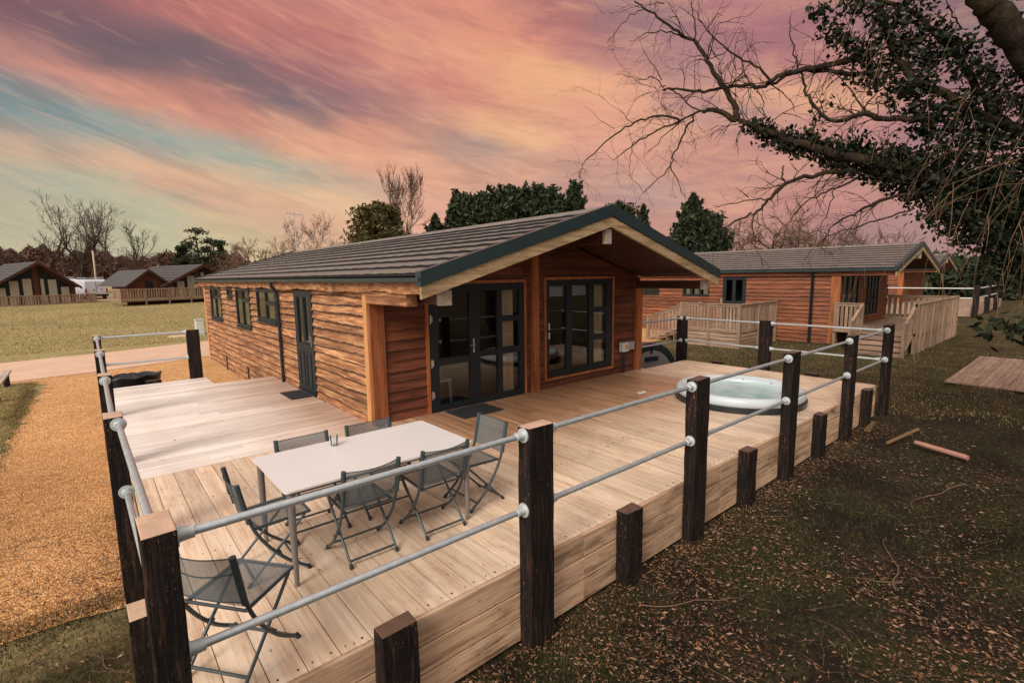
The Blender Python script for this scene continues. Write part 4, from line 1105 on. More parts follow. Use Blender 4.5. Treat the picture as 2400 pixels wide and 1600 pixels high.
# ------------------------------------------------------------------ furniture
tb=thing('dining_table','long pale dining table with tapered grey legs on the deck','table',(1.55,1.25,0))
mb=MB()
def rrect(x0,x1,y0,y1,r,n=6):
    pts=[]
    for cx,cy,a in((x1-r,y1-r,0),(x0+r,y1-r,90),(x0+r,y0+r,180),(x1-r,y0+r,270)):
        for k in range(n+1):
            t=R_(a+90*k/n); pts.append((cx+r*math.cos(t),cy+r*math.sin(t)))
    return pts
mb.prism(rrect(.74,2.36,.81,1.73,.04),2,.728,.742); mb.build('tabletop',M['tabletop'],tb)
mb=MB(); 
for (a,b,c,d) in((.80,2.30,.87,.90),(.80,2.30,1.64,1.67),(.80,.83,.90,1.64),(2.27,2.30,.90,1.64)): mb.box(a,b,c,d,.69,.727)
mb.build('apron_frame',M['tableleg'],tb)
for sx,x in((-1,.79),(1,2.31)):
    for sy,y in((-1,.86),(1,1.68)):
        mb=MB(); mb.tube([(x,y,.727),(x+sx*.0,y,.3),(x,y,.0)],[.028,.024,.017],12); mb.build('leg',M['tableleg'],tb,smooth=40)
cp=MB(); cp.lathe([(.0,.004),(.030,.004),(.036,.09),(.034,.09),(.028,.010),(0,.010)],(1.38,1.57,.742),24)
tag(cp.build('glass_tumbler',M['cup'],smooth=40,org=(1.38,1.57,.742)),'clear glass tumbler standing on the pale dining table','glass')

def make_chair(label,loc,rz):
    t=thing('folding_chair',label,'chair',(0,0,0),'folding chairs on the deck'); w=.225
    fm=M['chair']
    def sm(pts,k=5):  # catmull-rom
        P=[np.array(p,float) for p in pts]; P=[2*P[0]-P[1]]+P+[2*P[-1]-P[-2]]; out=[]
        for i in range(1,len(P)-2):
            for j in range(k):
                s=j/k; a,b,c,d=P[i-1:i+3]
                out.append(.5*((2*b)+(-a+c)*s+(2*a-5*b+4*c-d)*s*s+(-a+3*b-3*c+d)*s**3))
        out.append(P[-2]); return out
    for s in(-1,1):
        pts=sm([(s*w,-.25,.80),(s*w,-.215,.62),(s*w,-.17,.45),(s*w,-.09,.30),(s*w,.04,.14),(s*w,.20,.012)])
        mb=MB(); mb.tube(pts,.0125,8); mb.build('curved_leg',fm,t,smooth=50)
        x=s*(w-.032); xo=s*(w-.016)
        mb=MB(); mb.tube([(x,.20,.435),(x,-.22,.010)],.0105,8); mb.build('straight_leg',fm,t,smooth=50)
        mb=MB(); mb.tube([(x,.235,.445),(x,-.16,.43)],.0115,8); mb.build('seat_rail',fm,t,smooth=50)
        mb=MB(); mb.tube([(s*(w-.035),-.16,.43),(s*(w+.006),-.165,.44)],.009,6); mb.build('pivot_bolt',fm,t,smooth=50)
        mb=MB(); mb.tube([(s*(w-.035),.0,.205),(s*(w+.014),.0,.195)],.010,8); mb.build('pivot_bolt',fm,t,smooth=50)
        mb=MB(); mb.tube([(s*w,.205,.0),(s*w,.185,.03)],.0165,8); mb.tube([(x,-.225,.0),(x,-.205,.03)],.0145,8); mb.build('foot_cap',M['plastic_black'],t)
    mb=MB(); pass
    for (a_,y_,z_) in((w,.125,.075),(w-.03,-.185,.045),(w-.03,.237,.443),(w-.03,-.16,.43)):
        mb=MB(); mb.tube([(-a_,y_,z_),(a_,y_,z_)],.0095,8); mb.build('cross_bar',fm,t,smooth=50)
    # seat sling
    mb=MB(); n=10; vs=[]
    for j in range(n+1):
        f=j/n; y=-.155+.395*f
        for i in range(n+1):
            g=i/n; x=(-w+.022)+(2*w-.044)*g; sag=.022*math.sin(math.pi*g)*math.sin(math.pi*min(1,max(0,f)))
            vs.append((x,y,.447+.012*f-sag))
    mb.add(vs,[(j*(n+1)+i,j*(n+1)+i+1,(j+1)*(n+1)+i+1,(j+1)*(n+1)+i) for j in range(n) for i in range(n)])
    mb.build('seat',M['cloth'],t,smooth=True)
    mb=MB(); vs=[]
    for j in range(n+1):
        f=j/n; z=.50+.29*f; y=-.19-.06*(z-.5)/.3
        for i in range(n+1):
            g=i/n; x=-w+2*w*g; sag=.030*math.sin(math.pi*g)*(.7+.5*f)
            vs.append((x,y-sag,z-.012*math.sin(math.pi*g)*f))
    mb.add(vs,[(j*(n+1)+i,j*(n+1)+i+1,(j+1)*(n+1)+i+1,(j+1)*(n+1)+i) for j in range(n) for i in range(n)])
    b=mb.build('backrest',M['cloth'],t,smooth=True)
    for s in(-1,1):
        mb=MB(); mb.tube([(s*w,-.253,.80),(s*w,-.222,.64),(s*w,-.195,.50)],[.0185,.019,.0175],10); mb.build('backrest_sleeve',M['sleeve'],b,smooth=40)
    mb=MB(); 
    for z,dy in((.79,0),(.70,.004),(.50,.0)):
        pts=[(-w+2*w*i/10,-.19-.06*(z-.5)/.3-.032*math.sin(math.pi*i/10)*(.7+.5*(z-.5)/.29)-dy,z-(.012 if z>.6 else 0)*math.sin(math.pi*i/10)-(.018*math.sin(math.pi*i/10) if .6<z<.75 else 0)) for i in range(11)]
        mb.tube(pts,.0035,6)
    mb.build('hem_piping',M['sleeve'],b)
    t.location=loc; t.rotation_euler=(0,0,rz); return t
M['sleeve']=plain('chair_sleeve_cloth',srgb(52,64,68),.7,0,.1,30,.3)
D=R_(-90)
ch=make_chair('grey folding chair closest to the front corner post, standing apart from the table',(.33,.37,.0),R_(37)+D)
dup(ch,(.74,1.26,0),0+D,'grey folding chair at the left end of the dining table')
dup(ch,(1.20,1.64,0),math.pi,'grey folding chair behind the table nearest its left end, mostly hidden')
dup(ch,(1.85,1.65,0),math.pi,'grey folding chair behind the table, the one closer to the lodge corner')
dup(ch,(1.37,1.02,0),0,'dark folding chair at the middle of the near side of the table')
dup(ch,(2.03,1.0,0),0,'dark folding chair on the near side of the table by its right leg')
dup(ch,(2.60,1.16,0),R_(180)+D,'blue-grey folding chair at the right end of the table near the patio doors')
# care label on the first chair
mb=MB(); r=math.cos; 
def loc2w(x,y,z):
    a=R_(37)+D; return (.33+x*math.cos(a)-y*math.sin(a),.37+x*math.sin(a)+y*math.cos(a),z)
lab=MB(); lab.add([(-.19,-.262,.69),(-.12,-.276,.69),(-.12,-.284,.76),(-.19,-.268,.76)],[(0,1,2,3)])
for c in ch.children:
    if c.name.startswith('backrest'): 
        q=lab.build('care_label',M['white'],c)

# hot tub
ht=thing('hot_tub','round sunken hot tub filled with pale blue water on the deck','hot tub',(8.45,1.27,0))
c=(8.45,1.27,0); 
mb=MB(); mb.lathe([(1.06,.002),(1.07,.09),(1.0,.09),(.98,.002)],c,64); mb.build('base_ring',M['plastic_black'],ht,smooth=40)
mb=MB(); mb.lathe([(1.02,.09),(1.045,.11),(1.05,.17),(1.04,.21),(1.01,.235),(.97,.245),(.94,.235),(.92,.215),(.88,.21),(.85,.20),(.83,.17),(.80,.08),(.7,.03),(0,.02)],c,72); mb.build('shell',M['tub'],ht,smooth=50)
mb=MB(); mb.lathe([(.822,.15),(.4,.15),(0.001,.15)],c,64); mb.build('water',M['water'],ht,smooth=True)

for k in range(10):
    a=R_(20+36*k); mb=MB(); mb.tube([(c[0]+.85*math.cos(a),c[1]+.85*math.sin(a),.182),(c[0]+.835*math.cos(a),c[1]+.835*math.sin(a),.184)],.022,10); mb.build('jet',M['grey_box'],ht)
# folded tub cover
cv=thing('tub_cover','half-round folded hot tub cover with dark rim standing on the grass by the lodge corner','tub cover',(11.4,5.1,-.65))
mb=MB(); n=22; R0=1.02; cx,cy=11.35,5.05
ang=R_(12); ex,ey=math.cos(ang),-math.sin(ang)
def PC(a,r,d): return (cx+ex*r*math.cos(a)+d*math.sin(ang)*1.0,cy+ey*r*math.cos(a)+d,-.66+r*math.sin(a))
ring=[PC(math.pi*i/n,R0,0) for i in range(n+1)]; ring2=[PC(math.pi*i/n,R0,.26) for i in range(n+1)]
ri=[PC(math.pi*i/n,R0*.80,-.012) for i in range(n+1)]
mb.add(ring+ring2,[(i,i+1,n+2+i,n+1+i) for i in range(n)]); mb.add(ring2,[tuple(range(n+1))])
mb.add(ring+ri,[(i,n+1+i,n+2+i,i+1) for i in range(n)])
mb.build('rim',M['cover_dark'],cv,smooth=35)
mb=MB(); mb.add(ri,[tuple(range(n+1))]); mb.build('panel',M['cover_light'],cv)
mb=MB(); mb.obox(PC(math.pi*.5,R0*.99,-.03),PC(math.pi*.5,R0*.72,-.03),.06,.02,up=(0,1,0)); mb.obox(PC(math.pi*.62,R0*.62,-.03),PC(math.pi*.38,R0*.62,-.03),.03,.12); mb.build('strap',M['cover_dark'],cv)

# black plastic trug beyond the deck end
mb=MB(); n=28; c=(.42,11.35,gz(.4,11.3)); r=random.Random(3); rows=[]
for (a,b_,z) in((.42,.28,0),(.50,.34,.35),(.55,.38,.68),(.57,.39,.71),(.52,.34,.70),(.48,.30,.58),(.3,.2,.66),(0.01,.01,.76)):
    rows.append([(c[0]+a*math.cos(2*math.pi*k/n)*(1+.03*math.sin(3*k)),c[1]+b_*math.sin(2*math.pi*k/n),c[2]+z+.02*math.sin(k*1.7)*(z>.3)) for k in range(n)])
for row in rows: mb.v+=row
for j in range(len(rows)-1):
    for k in range(n): mb.f.append((j*n+k,j*n+(k+1)%n,(j+1)*n+(k+1)%n,(j+1)*n+k)); mb.m.append(0)
tag(mb.build('plastic_trug',M['plastic_black'],smooth=True,org=c),'black plastic trug of waste on the gravel behind the left deck railing','trug')
# low knee rail on the left
kr=thing('knee_rail','low timber rail with a pale top on the grass at the left edge','low rail',(-2.05,15,gz(-2,15)))
for y in(16.0,13.9,11.8):
    mb=MB(); z=gz(-2,y); mb.box(-2.10,-1.98,y-.06,y+.06,z-.05,z+.36); mb.build('post',M['sleeper'],kr)
z=gz(-2,15)+.38
mb=MB(); mb.obox((-2.04,16.3,gz(-2,16.3)+.385),(-2.04,11.0,gz(-2,11.)+.385),.20,.05); mb.build('rail',M['beamend'],kr,bevel=.01)
# meter box + slab + bollard
mt=thing('meter_cabinet','white meter cabinet standing on the lawn at the far corner of the main lodge','cabinet',(3.78,25.1,gz(3.8,25)))
z=gz(3.8,25)
mb=MB(); mb.box(3.62,3.98,25.0,25.3,z-.05,z+.72); mb.build('cabinet_body',M['white'],mt,bevel=.015)
mb=MB(); mb.box(3.65,3.95,24.985,24.998,z+.06,z+.66); mb.build('cabinet_door',M['white'],mt)
mb=MB(); mb.box(3.59,4.01,24.97,25.33,z+.721,z+.75); mb.build('lid',M['white'],mt)
mb=MB(); z=gz(3.,25.); mb.box(2.55,3.35,24.7,25.4,z-.03,z+.04); tag(mb.build('paving_slab',M['track'],bevel=.01),'pinkish paving slab lying in the lawn beside the white cabinet','slab')
p=on(2,gz(4,60),275,690); mb=MB(); zb=gz(p[0],p[1]); mb.tube([(p[0],p[1],zb-.05),(p[0],p[1],zb+.75),(p[0],p[1],zb+.85)],[.13,.13,.1],10); tag(mb.build('bollard',M['sleeper']),'dark wooden bollard beside the distant drive between van and chalet','bollard')

# platform on the grass at right
pl=thing('wooden_platform','weathered low wooden platform on the grass at the right edge','platform',(18,-1.2,-.65))
mb=MB(); z0=-.55
A=np.array([16.0,-1.78]);B=np.array([16.05,-.38])
n=18
for i in range(n):
    a=-.38-i*.125; mb.box(16.0-.008*i,21.5,a-.118,a,z0-.035,z0+rnd.uniform(-.003,.003))
mb.build('platform_boards',M['pallet'],pl)
mb=MB()
for x in(16.1,17.6,19.1,20.6): mb.box(x,x+.09,-2.6,-.4,-.68,z0-.036)
mb.build('bearer',M['bark'],pl)
# logs and planks
mb=MB(); pts=[np.array([9.95,-.98,-.58])+(np.array([9.72,-1.66,-.60])-np.array([9.95,-.98,-.58]))*k/6 for k in range(7)]
mb.tube(pts,[.034,.04,.039,.042,.040,.041,.040],14); tag(mb.build('peeled_log',M['pinkpipe'],smooth=40),'short pinkish peeled pole lying on the dark leaf litter','log')
mb=MB(); mb.obox(tuple(on(2,-.60,2078,1038)),tuple(on(2,-.44,2154,1004)),.02,.05,up=(0,.8,.6)); tag(mb.build('split_plank',M['ply'],bevel=.008),'pale split plank propped on the litter behind the pinkish pole','plank')
mb=MB(); mb.obox((10.2,-.25,-.62),(10.8,-.18,-.58),.09,.02); tag(mb.build('timber_offcut',M['ply'],bevel=.005),'small timber offcut on the soil by the deck corner post','offcut')

# marks on the deck: paper scrap and dried leaves
mb=MB(); q=on(2,.006,1503,920); mb.add([(q[0]+a,q[1]+b,.006+c_) for a,b,c_ in((-.12,-.05,0),(0,-.09,.01),(.13,-.02,0),(.16,.05,.008),(.03,.03,.004),(.0,.09,0),(-.09,.04,.006))],[(0,1,4,6),(1,2,3,4),(4,5,6)]); tag(mb.build('paper_scrap',M['white']),'torn white paper scrap lying on the boards near the hot tub','paper')

# ------------------------------------------------------------------ vegetation helpers
def rvec(r): 
    while 1:
        v=Vector((r.uniform(-1,1),r.uniform(-1,1),r.uniform(-1,1)))
        if .05<v.length<1: return v.normalized()
def leaves(mb,pts,size,r,flat=0.,asp=1.):
    for p in pts:
        a=rvec(r); 
        if flat: a=(a*(1-flat)+Vector((r.uniform(-1,1),r.uniform(-1,1),0)).normalized()*flat).normalized()
        b=a.cross(rvec(r)).normalized(); s=size*r.uniform(.45,1.45)
        p=Vector(p); o=len(mb.v)
        mb.v+= [tuple(p-a*s*asp),tuple(p+b*s*.55),tuple(p+a*s*asp),tuple(p-b*s*.55)]
        mb.f.append((o,o+1,o+2,o+3)); mb.m.append(0)
def grow(mb,p,d,length,rad,lvl,r,cfg,twigs=None):
    """recursive limb"""
    n=4; pts=[Vector(p)]; rs=[rad]; d=Vector(d).normalized()
    for i in range(n):
        d=(d+rvec(r)*cfg.get('wob',.16)+Vector((0,0,cfg.get('up',.05)))).normalized()
        pts.append(pts[-1]+d*length/n); rs.append(rad*(1-.42*(i+1)/n))
    tgt=mb if lvl>0 or twigs is None else twigs
    if lvl<=cfg.get('twlvl',0) and twigs is not None: tgt=twigs
    mr=cfg.get('minr',0); rs=[max(q,mr) for q in rs]; tgt.tube(pts,rs,5 if rad>.05 else 3,cap=False)
    if lvl==0: return
    k=r.choice(cfg.get('kids',(2,3)))
    for j in range(k):
        a=rvec(r); sp=cfg.get('spread',.55)
        nd=(d+a*sp*r.uniform(.7,1.3)).normalized()
        grow(mb,pts[-1],nd,length*r.uniform(.62,.88),rs[-1]*(.8 if j==0 else .65),lvl-1,r,cfg,twigs)
    for j in range(cfg.get('side',1)):
        i=r.randint(1,3); a=rvec(r)
        grow(mb,pts[i],(d*.6+a*.9).normalized(),length*r.uniform(.45,.7),rs[i]*.5,max(lvl-2,0),r,cfg,twigs)
def bare_tree(name,x,y,h,label,seed,cfg,group=None,cat='tree',z=None,lean=(0,0),lv=5,rad=None,mt='farbark',mtw='farbark'):
    r=random.Random(seed); z=gz(x,y) if z is None else z
    t=thing(name,label,cat,(x,y,z-.1),group); a=MB(); b=MB()
    grow(a,(x,y,z-.1),(lean[0],lean[1],1),h*.34,rad or h*.028,lv,r,cfg,b)
    a.build('trunk',M[mt],t); b.build('crown',M[mtw],t)
    return t
def conifer(x,y,zb,h,rad,label,seed,shape='cone',n=5000,ls=.28,group=None,mat='conifer',blobs=None):
    n=int(n*2.6); r=random.Random(seed); t=thing('evergreen_tree',label,'tree',(x,y,zb),group)
    tr=MB(); tr.tube([(x,y,zb-.2),(x,y,zb+h*.5),(x,y,zb+h*.93)],[rad*.1,rad*.07,.02],7); tr.build('trunk',M['farbark'],t)
    mb=MB(); pts=[]
    subs=[(r.uniform(0,6.28),r.uniform(.0,.9),r.uniform(.12,.3)) for _ in range(60)]
    while len(pts)<n:
        f=r.random()**.8; a=r.uniform(0,2*math.pi)
        if shape=='cone': prof=(1-f)**.75*(1 if f>.08 else .8)
        elif shape=='dome': prof=math.sqrt(max(0,1-(f*1.02-.12)**2)) if f<.98 else .1
        elif shape=='col': prof=(1-f**3)*.9+.08
        lum=1+.16*math.sin(3*a+seed)+.12*math.sin(7*a+f*9)+.10*math.sin(f*23+a*2)+.06*math.sin(13*a+f*31)
        q=prof*rad*lum*(r.random()**.38 if r.random()<.8 else r.random())*(1+abs(r.gauss(0,.05))); c_=int((a*7+f*11+seed)*1.7)%5; q*=(1.12,1.0,.88,1.05,.94)[c_]
        if r.random()<.05: q=prof*rad*lum*r.uniform(1.05,1.3)
        pts.append((x+q*math.cos(a),y+q*math.sin(a),zb+f*h+r.uniform(-.2,.2)+.25*math.sin(5*a+seed)*math.sin(9*f)))
    for _ in range(26):
        f=r.uniform(.3,.97); a=r.uniform(0,6.28); pr_={'cone':(1-f)**.75,'dome':math.sqrt(max(0,1-(f*1.02-.12)**2)),'col':(1-f**3)*.9+.08}[shape]; q=pr_*rad*1.02
        for k_ in range(26): pts.append((x+(q+k_*.014)*math.cos(a)+r.gauss(0,.05),y+(q+k_*.014)*math.sin(a)+r.gauss(0,.05),zb+f*h+k_*.022+r.gauss(0,.06)))
    leaves(mb,pts,ls*.55,r,.0,1.5); mb.build('crown',M[mat],t); return t

q=at(64,217,587); z=gz(q[0],q[1]); mb=MB(); mb.tube([(q[0],q[1],z-.1),(q[0],q[1],q[2])],[.13,.10],8); tag(mb.build('wooden_pole',M['beamend'],smooth=True),'thin pale wooden pole standing among the bare trees above the vans','pole')
# ---- left background trees
far=[(10,448,62,'wide bare tree at the extreme left edge behind the chalet',.9),(72,448,62,'tallest forked bare tree above the left chalet roof',1.),(147,476,64,'slim bare tree right of the left chalet ridge',.85),(186,486,66,'leaning bare tree left of the vans',.8),(222,520,66,'small bare tree above the white vans',.7),(252,505,66,'broad fan-shaped bare tree beyond the vans',.95),(292,520,68,'twin-stemmed bare tree at the right end of the row',.8)]
for i,(px,py,Dp,lab,sp) in enumerate(far):
    top=at(Dp,px,py); bx_,by_=top[0],top[1]; z=gz(bx_,by_)
    bare_tree('bare_tree',bx_,by_,(top[2]-z)*.94,lab,100+i,dict(wob=.18,up=.08,spread=.46*sp+.1,kids=(2,3,2),side=2,minr=.017),'bare trees in the distant row',z=z,lv=5,lean=(rnd.uniform(-.25,.25),0),rad=.46)
for i,(px,py,Dp,w,lab,sh) in enumerate([(423,582,75,1.6,'small dark conifer left of the tall pine','cone'),(518,575,75,1.2,'narrow dark conifer right of the pines','cone')]):
    top=at(Dp,px,py); z=gz(top[0],top[1]); conifer(top[0],top[1],z,top[2]-z,w,lab,40+i,sh,1200,.3)
def pine(px,py,Dp,w,lab,seed):
    r=random.Random(seed); top=at(Dp,px,py); x,y=top[0],top[1]; z=gz(x,y); h=top[2]-z
    t=thing('pine_tree',lab,'tree',(x,y,z)); tr=MB(); tr.tube([(x,y,z),(x+.2,y,z+h*.5),(x,y,z+h)],[.22,.15,.04],6); mb=MB()
    for k in range(22):
        f=.35+.62*r.random(); a=r.uniform(0,6.28); l=w*(1.15-f)*r.uniform(.6,1.3)+.4
        e=(x+l*math.cos(a),y+l*math.sin(a),z+h*f+.3*r.random()); tr.tube([(x,y,z+h*f-.4),e],[.06,.02],4)
        pts=[(e[0]+r.gauss(0,.42),e[1]+r.gauss(0,.42),e[2]+r.gauss(0,.17)) for _ in range(70)]
        leaves(mb,pts,.17,r)
    tr.build('trunk',M['farbark'],t); mb.build('crown',M['conifer'],t)
pine(456,533,75,3.2,'tall open-crowned pine behind the second chalet',1)
pine(497,560,75,2.,'slimmer pine just right of the tall open-crowned pine',2)
# woodland mass (cannot be counted)
def woodland(name,ptsf,n,size,label,mat,seed):
    r=random.Random(seed); mb=MB(); pts=[ptsf(r) for _ in range(n)]
    leaves(mb,pts,size,r,.0,2.4); o=mb.build(name,M[mat]); o['kind']='stuff'; o['label']=label; o['category']='woodland'; return o
def wl(r):
    px=r.uniform(-120,350); env=585+ (px/350.)*20+8*math.sin(px*.05)+5*math.sin(px*.17)
    if px>300: env+=(px-300)*.9
    Dp=r.uniform(112,132); b=at(Dp,px,env); z=gz(b[0],b[1]); f=r.random()**.75
    return (b[0],b[1],z+(b[2]+r.gauss(0,.3)-z)*f)
woodland('distant_woodland',wl,70000,.26,'brown leafless woodland along the far edge of the field','wood_mass',5)
# tree line behind woodland hiding the horizon
def wl2(r):
    px=r.uniform(330,1700); env=612+10*math.sin(px*.011)+6*math.sin(px*.043)+4*math.sin(px*.11)
    Dp=r.uniform(120,140); b=at(Dp,px,env); z=gz(b[0],b[1])-1; f=r.random()**.7
    return (b[0],b[1],z+(b[2]+r.gauss(0,.5)-z)*f)
woodland('distant_hedge',wl2,36000,.45,'low brown hedge line along the horizon behind the chalets','wood_mass',6)
# reddish bare trees mid distance
for i,(px,py,Dp,w,lab) in enumerate([(339,588,70,.6,'small bare tree left of the second chalet'),(565,570,58,.9,'low twiggy tree right of the dark conifers'),(625,565,56,.9,'low reddish tree just left of the aerial'),(680,540,58,1.1,'dense reddish bare tree behind the aerial'),(765,535,56,1.,'pale bare tree between the aerial and the evergreen bush'),(592,590,50,.6,'scrubby bare bush at the far end of the lodge roof')]):
    top=at(Dp,px,py); z=gz(top[0],top[1]); bare_tree('bare_tree',top[0],top[1],(top[2]-z)*.90,lab,200+i,dict(wob=.2,up=.06,spread=.6,kids=(3,2,2),side=2,minr=.013),'reddish bare trees beyond the lodge roof',z=z,lv=6,rad=.2,mt='redtwig',mtw='redtwig')
top=at(44,932,418); bare_tree('bare_tree',top[0],top[1],(top[2]-gz(top[0],top[1]))*.9,'tall fan-shaped bare tree rising behind the round evergreen bush',77,dict(wob=.09,up=.12,spread=.36,kids=(3,3,2),side=2,minr=.010),None,lv=6,rad=.24,mt='farbark',mtw='farbark')
top=at(40,884,481); z=gz(top[0],top[1]); conifer(top[0],top[1],z,top[2]-z,2.35,'round brownish evergreen bush showing above the roof ridge',12,'dome',5200,.26,None,'bushleaf')
# conifers behind the roof
for i,(px,py,Dp,w,sh,lab,nn) in enumerate([(1070,453,40,2.7,'cone','dark conifer at the left end of the clump above the ridge',4200),(1020,508,40,2.0,'cone','low conifer sloping down at the left foot of the clump',2500),(1130,458,40,2.6,'dome','broad conifer second from the left in the clump',4200),(1195,442,40,2.8,'dome','broad conifer in the middle of the clump above the ridge',5000),(1265,440,40,2.7,'dome','broad conifer right of the middle of the clump',5000),(1345,430,42,1.5,'col','narrow upright conifer at the right end of the clump',2600),(1310,470,41,2.,'dome','low conifer beside the narrow upright one',2600),(1450,478,44,2.3,'dome','low rounded conifer just right of the gable apex',2600),(1508,486,42,1.4,'cone','small pointed conifer right of the gable apex',2000),(1625,462,40,2.9,'cone','big dark conifer between the two lodges',6500),(1655,500,41,2.2,'dome','lower conifer shoulder right of the big dark one',3000)]):
    top=at(Dp,px,py); z=gz(top[0],top[1]); conifer(top[0],top[1],z,top[2]-z,w,lab,60+i,sh,nn,.27,'conifers behind the main lodge')
for i,(px,py,Dp,w) in enumerate([(1870,468,48,1.),]):
    top=at(Dp,px,py); z=gz(top[0],top[1]); bare_tree('bare_tree',top[0],top[1],top[2]-z,'round-headed tangled bare tree above the orange lodge roof',300+i,dict(wob=.26,up=.01,spread=.85,kids=(3,3,2),side=3,minr=.020),None,z=z,lv=6,rad=.42,mt='farbark',mtw='browntwig')
for i,(px,py,Dp) in enumerate([(1730,530,50),(1790,545,52),(1985,530,54),(2075,540,52)]):
    top=at(Dp,px,py); z=gz(top[0],top[1]); bare_tree('bare_tree',top[0],top[1],top[2]-z,['scrubby bare tree left of the round-headed tangled tree','low bare bush directly below the round-headed tangled tree','bare tree right of the round-headed tangled tree','bare scrubby tree behind the gable of the orange lodge'][i],320+i,dict(wob=.22,up=.01,spread=.8,kids=(3,3,2),side=3,minr=.018),'bare trees beyond the orange lodge',z=z,lv=5,rad=.2,mt='farbark',mtw='browntwig')
# dark shrubs closing the view at the right
def wr(r):
    px=r.uniform(2150,2700); env=600+10*math.sin(px*.02); Dp=r.uniform(44,58); b=at(Dp,px,env); f=r.random()
    return (b[0],b[1],-.7+(b[2]+.7+r.gauss(0,.2))*f)
woodland('dark_shrubbery',wr,20000,.22,'dark evergreen shrubbery beyond the far lodge','conifer',9)

# ------------------------------------------------------------------ the ivy-clad tree
tree=thing('ivy_clad_tree','large leaning bare tree wrapped in dark ivy overhanging the right side of the deck','tree',(11.3,-3.2,-.65))
tr=MB(); tw=MB(); iv=MB(); hang=MB(); r=random.Random(21)
S=2.138
def cp(pts,D0,D1):
    n=len(pts); return [at(D0+(D1-D0)*i/max(1,n-1),1300+x/S,y/S) for i,(x,y) in enumerate(pts)]
def limb(pts,D0,D1,r0,r1,mbx=None,tw_=True,n=7,den=1.,tl=.5):
    P=cp(pts,D0,D1)
    # smooth
    Q=[2*P[0]-P[1]]+P+[2*P[-1]-P[-2]]; out=[]
    for i in range(1,len(Q)-2):
        for j in range(4):
            s=j/4; a,b,c,d=Q[i-1:i+3]
            out.append(.5*((2*b)+(-a+c)*s+(2*a-5*b+4*c-d)*s*s+(-a+3*b-3*c+d)*s**3)+np.array([r.gauss(0,.012) for _ in range(3)]))
    out.append(P[-1]); N=len(out)
    rs=[(r0+(r1-r0)*i/(N-1))*r.uniform(.92,1.08) for i in range(N)]
    (mbx or tr).tube(out,rs,n,cap=False)
    if tw_:
        L_=sum(np.linalg.norm(out[i+1]-out[i]) for i in range(N-1)); k=int(L_*5*den)
        for _ in range(k):
            i=r.randint(1,N-2); d=Vector(out[i+1]-out[i]).normalized(); nd=(d*.7+rvec(r)*.9+Vector((0,0,r.uniform(-.2,.5)))).normalized()
            twigl(out[i],nd,tl*r.uniform(.5,1.5),max(.004,min(.012,rs[i]*.4)),2)
    return out,rs
def twigl(p,d,l,rad,lv):
    pts=[Vector(p)]; d=Vector(d)
    for i in range(4):
        d=(d+rvec(r)*.28+Vector((0,0,-.05))).normalized(); pts.append(pts[-1]+d*l/4)
        if lv>0 and r.random()<.55: twigl(pts[-1],(d+rvec(r)*.8).normalized(),l*r.uniform(.4,.75),rad*.65,lv-1)
    tw.tube(pts,[rad,rad*.8,rad*.6,rad*.45,rad*.3],3,cap=False)
def ivy(P,rad,per,size=.05,bias=0.):
    """leaf cloud round a polyline; rad list in metres"""
    for i in range(len(P)-1):
        a=np.array(P[i]);b=np.array(P[i+1]); Ls=np.linalg.norm(b-a); ra,rb=rad[i],rad[i+1]
        k=int(per*Ls*(ra+rb)/2*62); pts=[]
        ncl=max(2,k//14)
        for _ in range(ncl):
            f=r.random(); rr=(ra+(rb-ra)*f); v=rvec(r); q=rr*(r.random()**.45)
            c=a+(b-a)*f+np.array(v)*q
            for _ in range(14): pts.append(c+np.array([r.gauss(0,.075),r.gauss(0,.075),r.gauss(0,.065)]))
        leaves(iv,pts,size*.86,r,0,1.)
# main limbs
A,Ar=limb([(2500,1250),(2250,1060),(1950,920),(1700,830),(1500,790),(1300,740),(1150,690),(1000,640),(920,600)],7.2,8.0,.10,.034,tl=.6,n=9)
limb([(920,600),(860,575),(790,548),(740,560)],8.0,8.2,.05,.03)
limb([(740,560),(640,605),(520,650),(430,705),(330,775),(290,805)],8.2,8.5,.02,.005,tl=.45,den=1.6)
limb([(630,597),(520,580),(430,603),(330,655),(230,735),(160,800),(130,850),(128,895)],8.2,8.8,.02,.004,tl=.4,den=1.4)
limb([(700,585),(650,660),(600,770),(580,830),(500,915),(430,985)],8.1,8.3,.018,.004,den=1.4)
limb([(580,830),(620,920),(655,1000)],8.2,8.2,.010,.003)
limb([(400,700),(380,790),(372,890)],8.3,8.3,.008,.003)
limb([(640,600),(540,690),(440,800)],8.3,8.3,.012,.003)
limb([(300,650),(230,600),(145,530)],8.6,8.8,.006,.002,den=.5)
limb([(390,610),(330,560),(230,480)],8.6,8.8,.006,.002,den=.5)
limb([(915,600),(900,540),(870,480),(820,400),(770,310),(710,220),(640,180),(550,110),(450,40),(400,5)],8.0,8.0,.05,.010,den=1.2)
limb([(710,220),(705,150),(690,60),(680,-20)],8.0,7.9,.014,.005,den=1.6)
limb([(640,180),(560,160),(470,165),(400,200),(375,212)],8.,8.2,.012,.003)
limb([(450,40),(380,80),(300,170),(262,218)],8,8.2,.009,.003)
limb([(550,10),(480,25),(430,30)],8,8.2,.009,.003)
limb([(1620,270),(1500,300),(1440,310),(1330,335),(1180,365),(1100,395),(1050,430),(960,430),(850,440),(750,458),(650,450),(580,440),(540,452)],7.4,8.6,.05,.014,den=1.3)
limb([(1640,360),(1500,370),(1400,360),(1280,355),(1180,372),(1110,410),(1050,435)],7.5,8.1,.035,.02,den=.5)
limb([(580,445),(640,490),(700,545),(745,560)],8.6,8.2,.012,.012,den=.6)
limb([(545,450),(500,382),(450,400),(380,380),(315,375)],8.6,8.8,.010,.003)
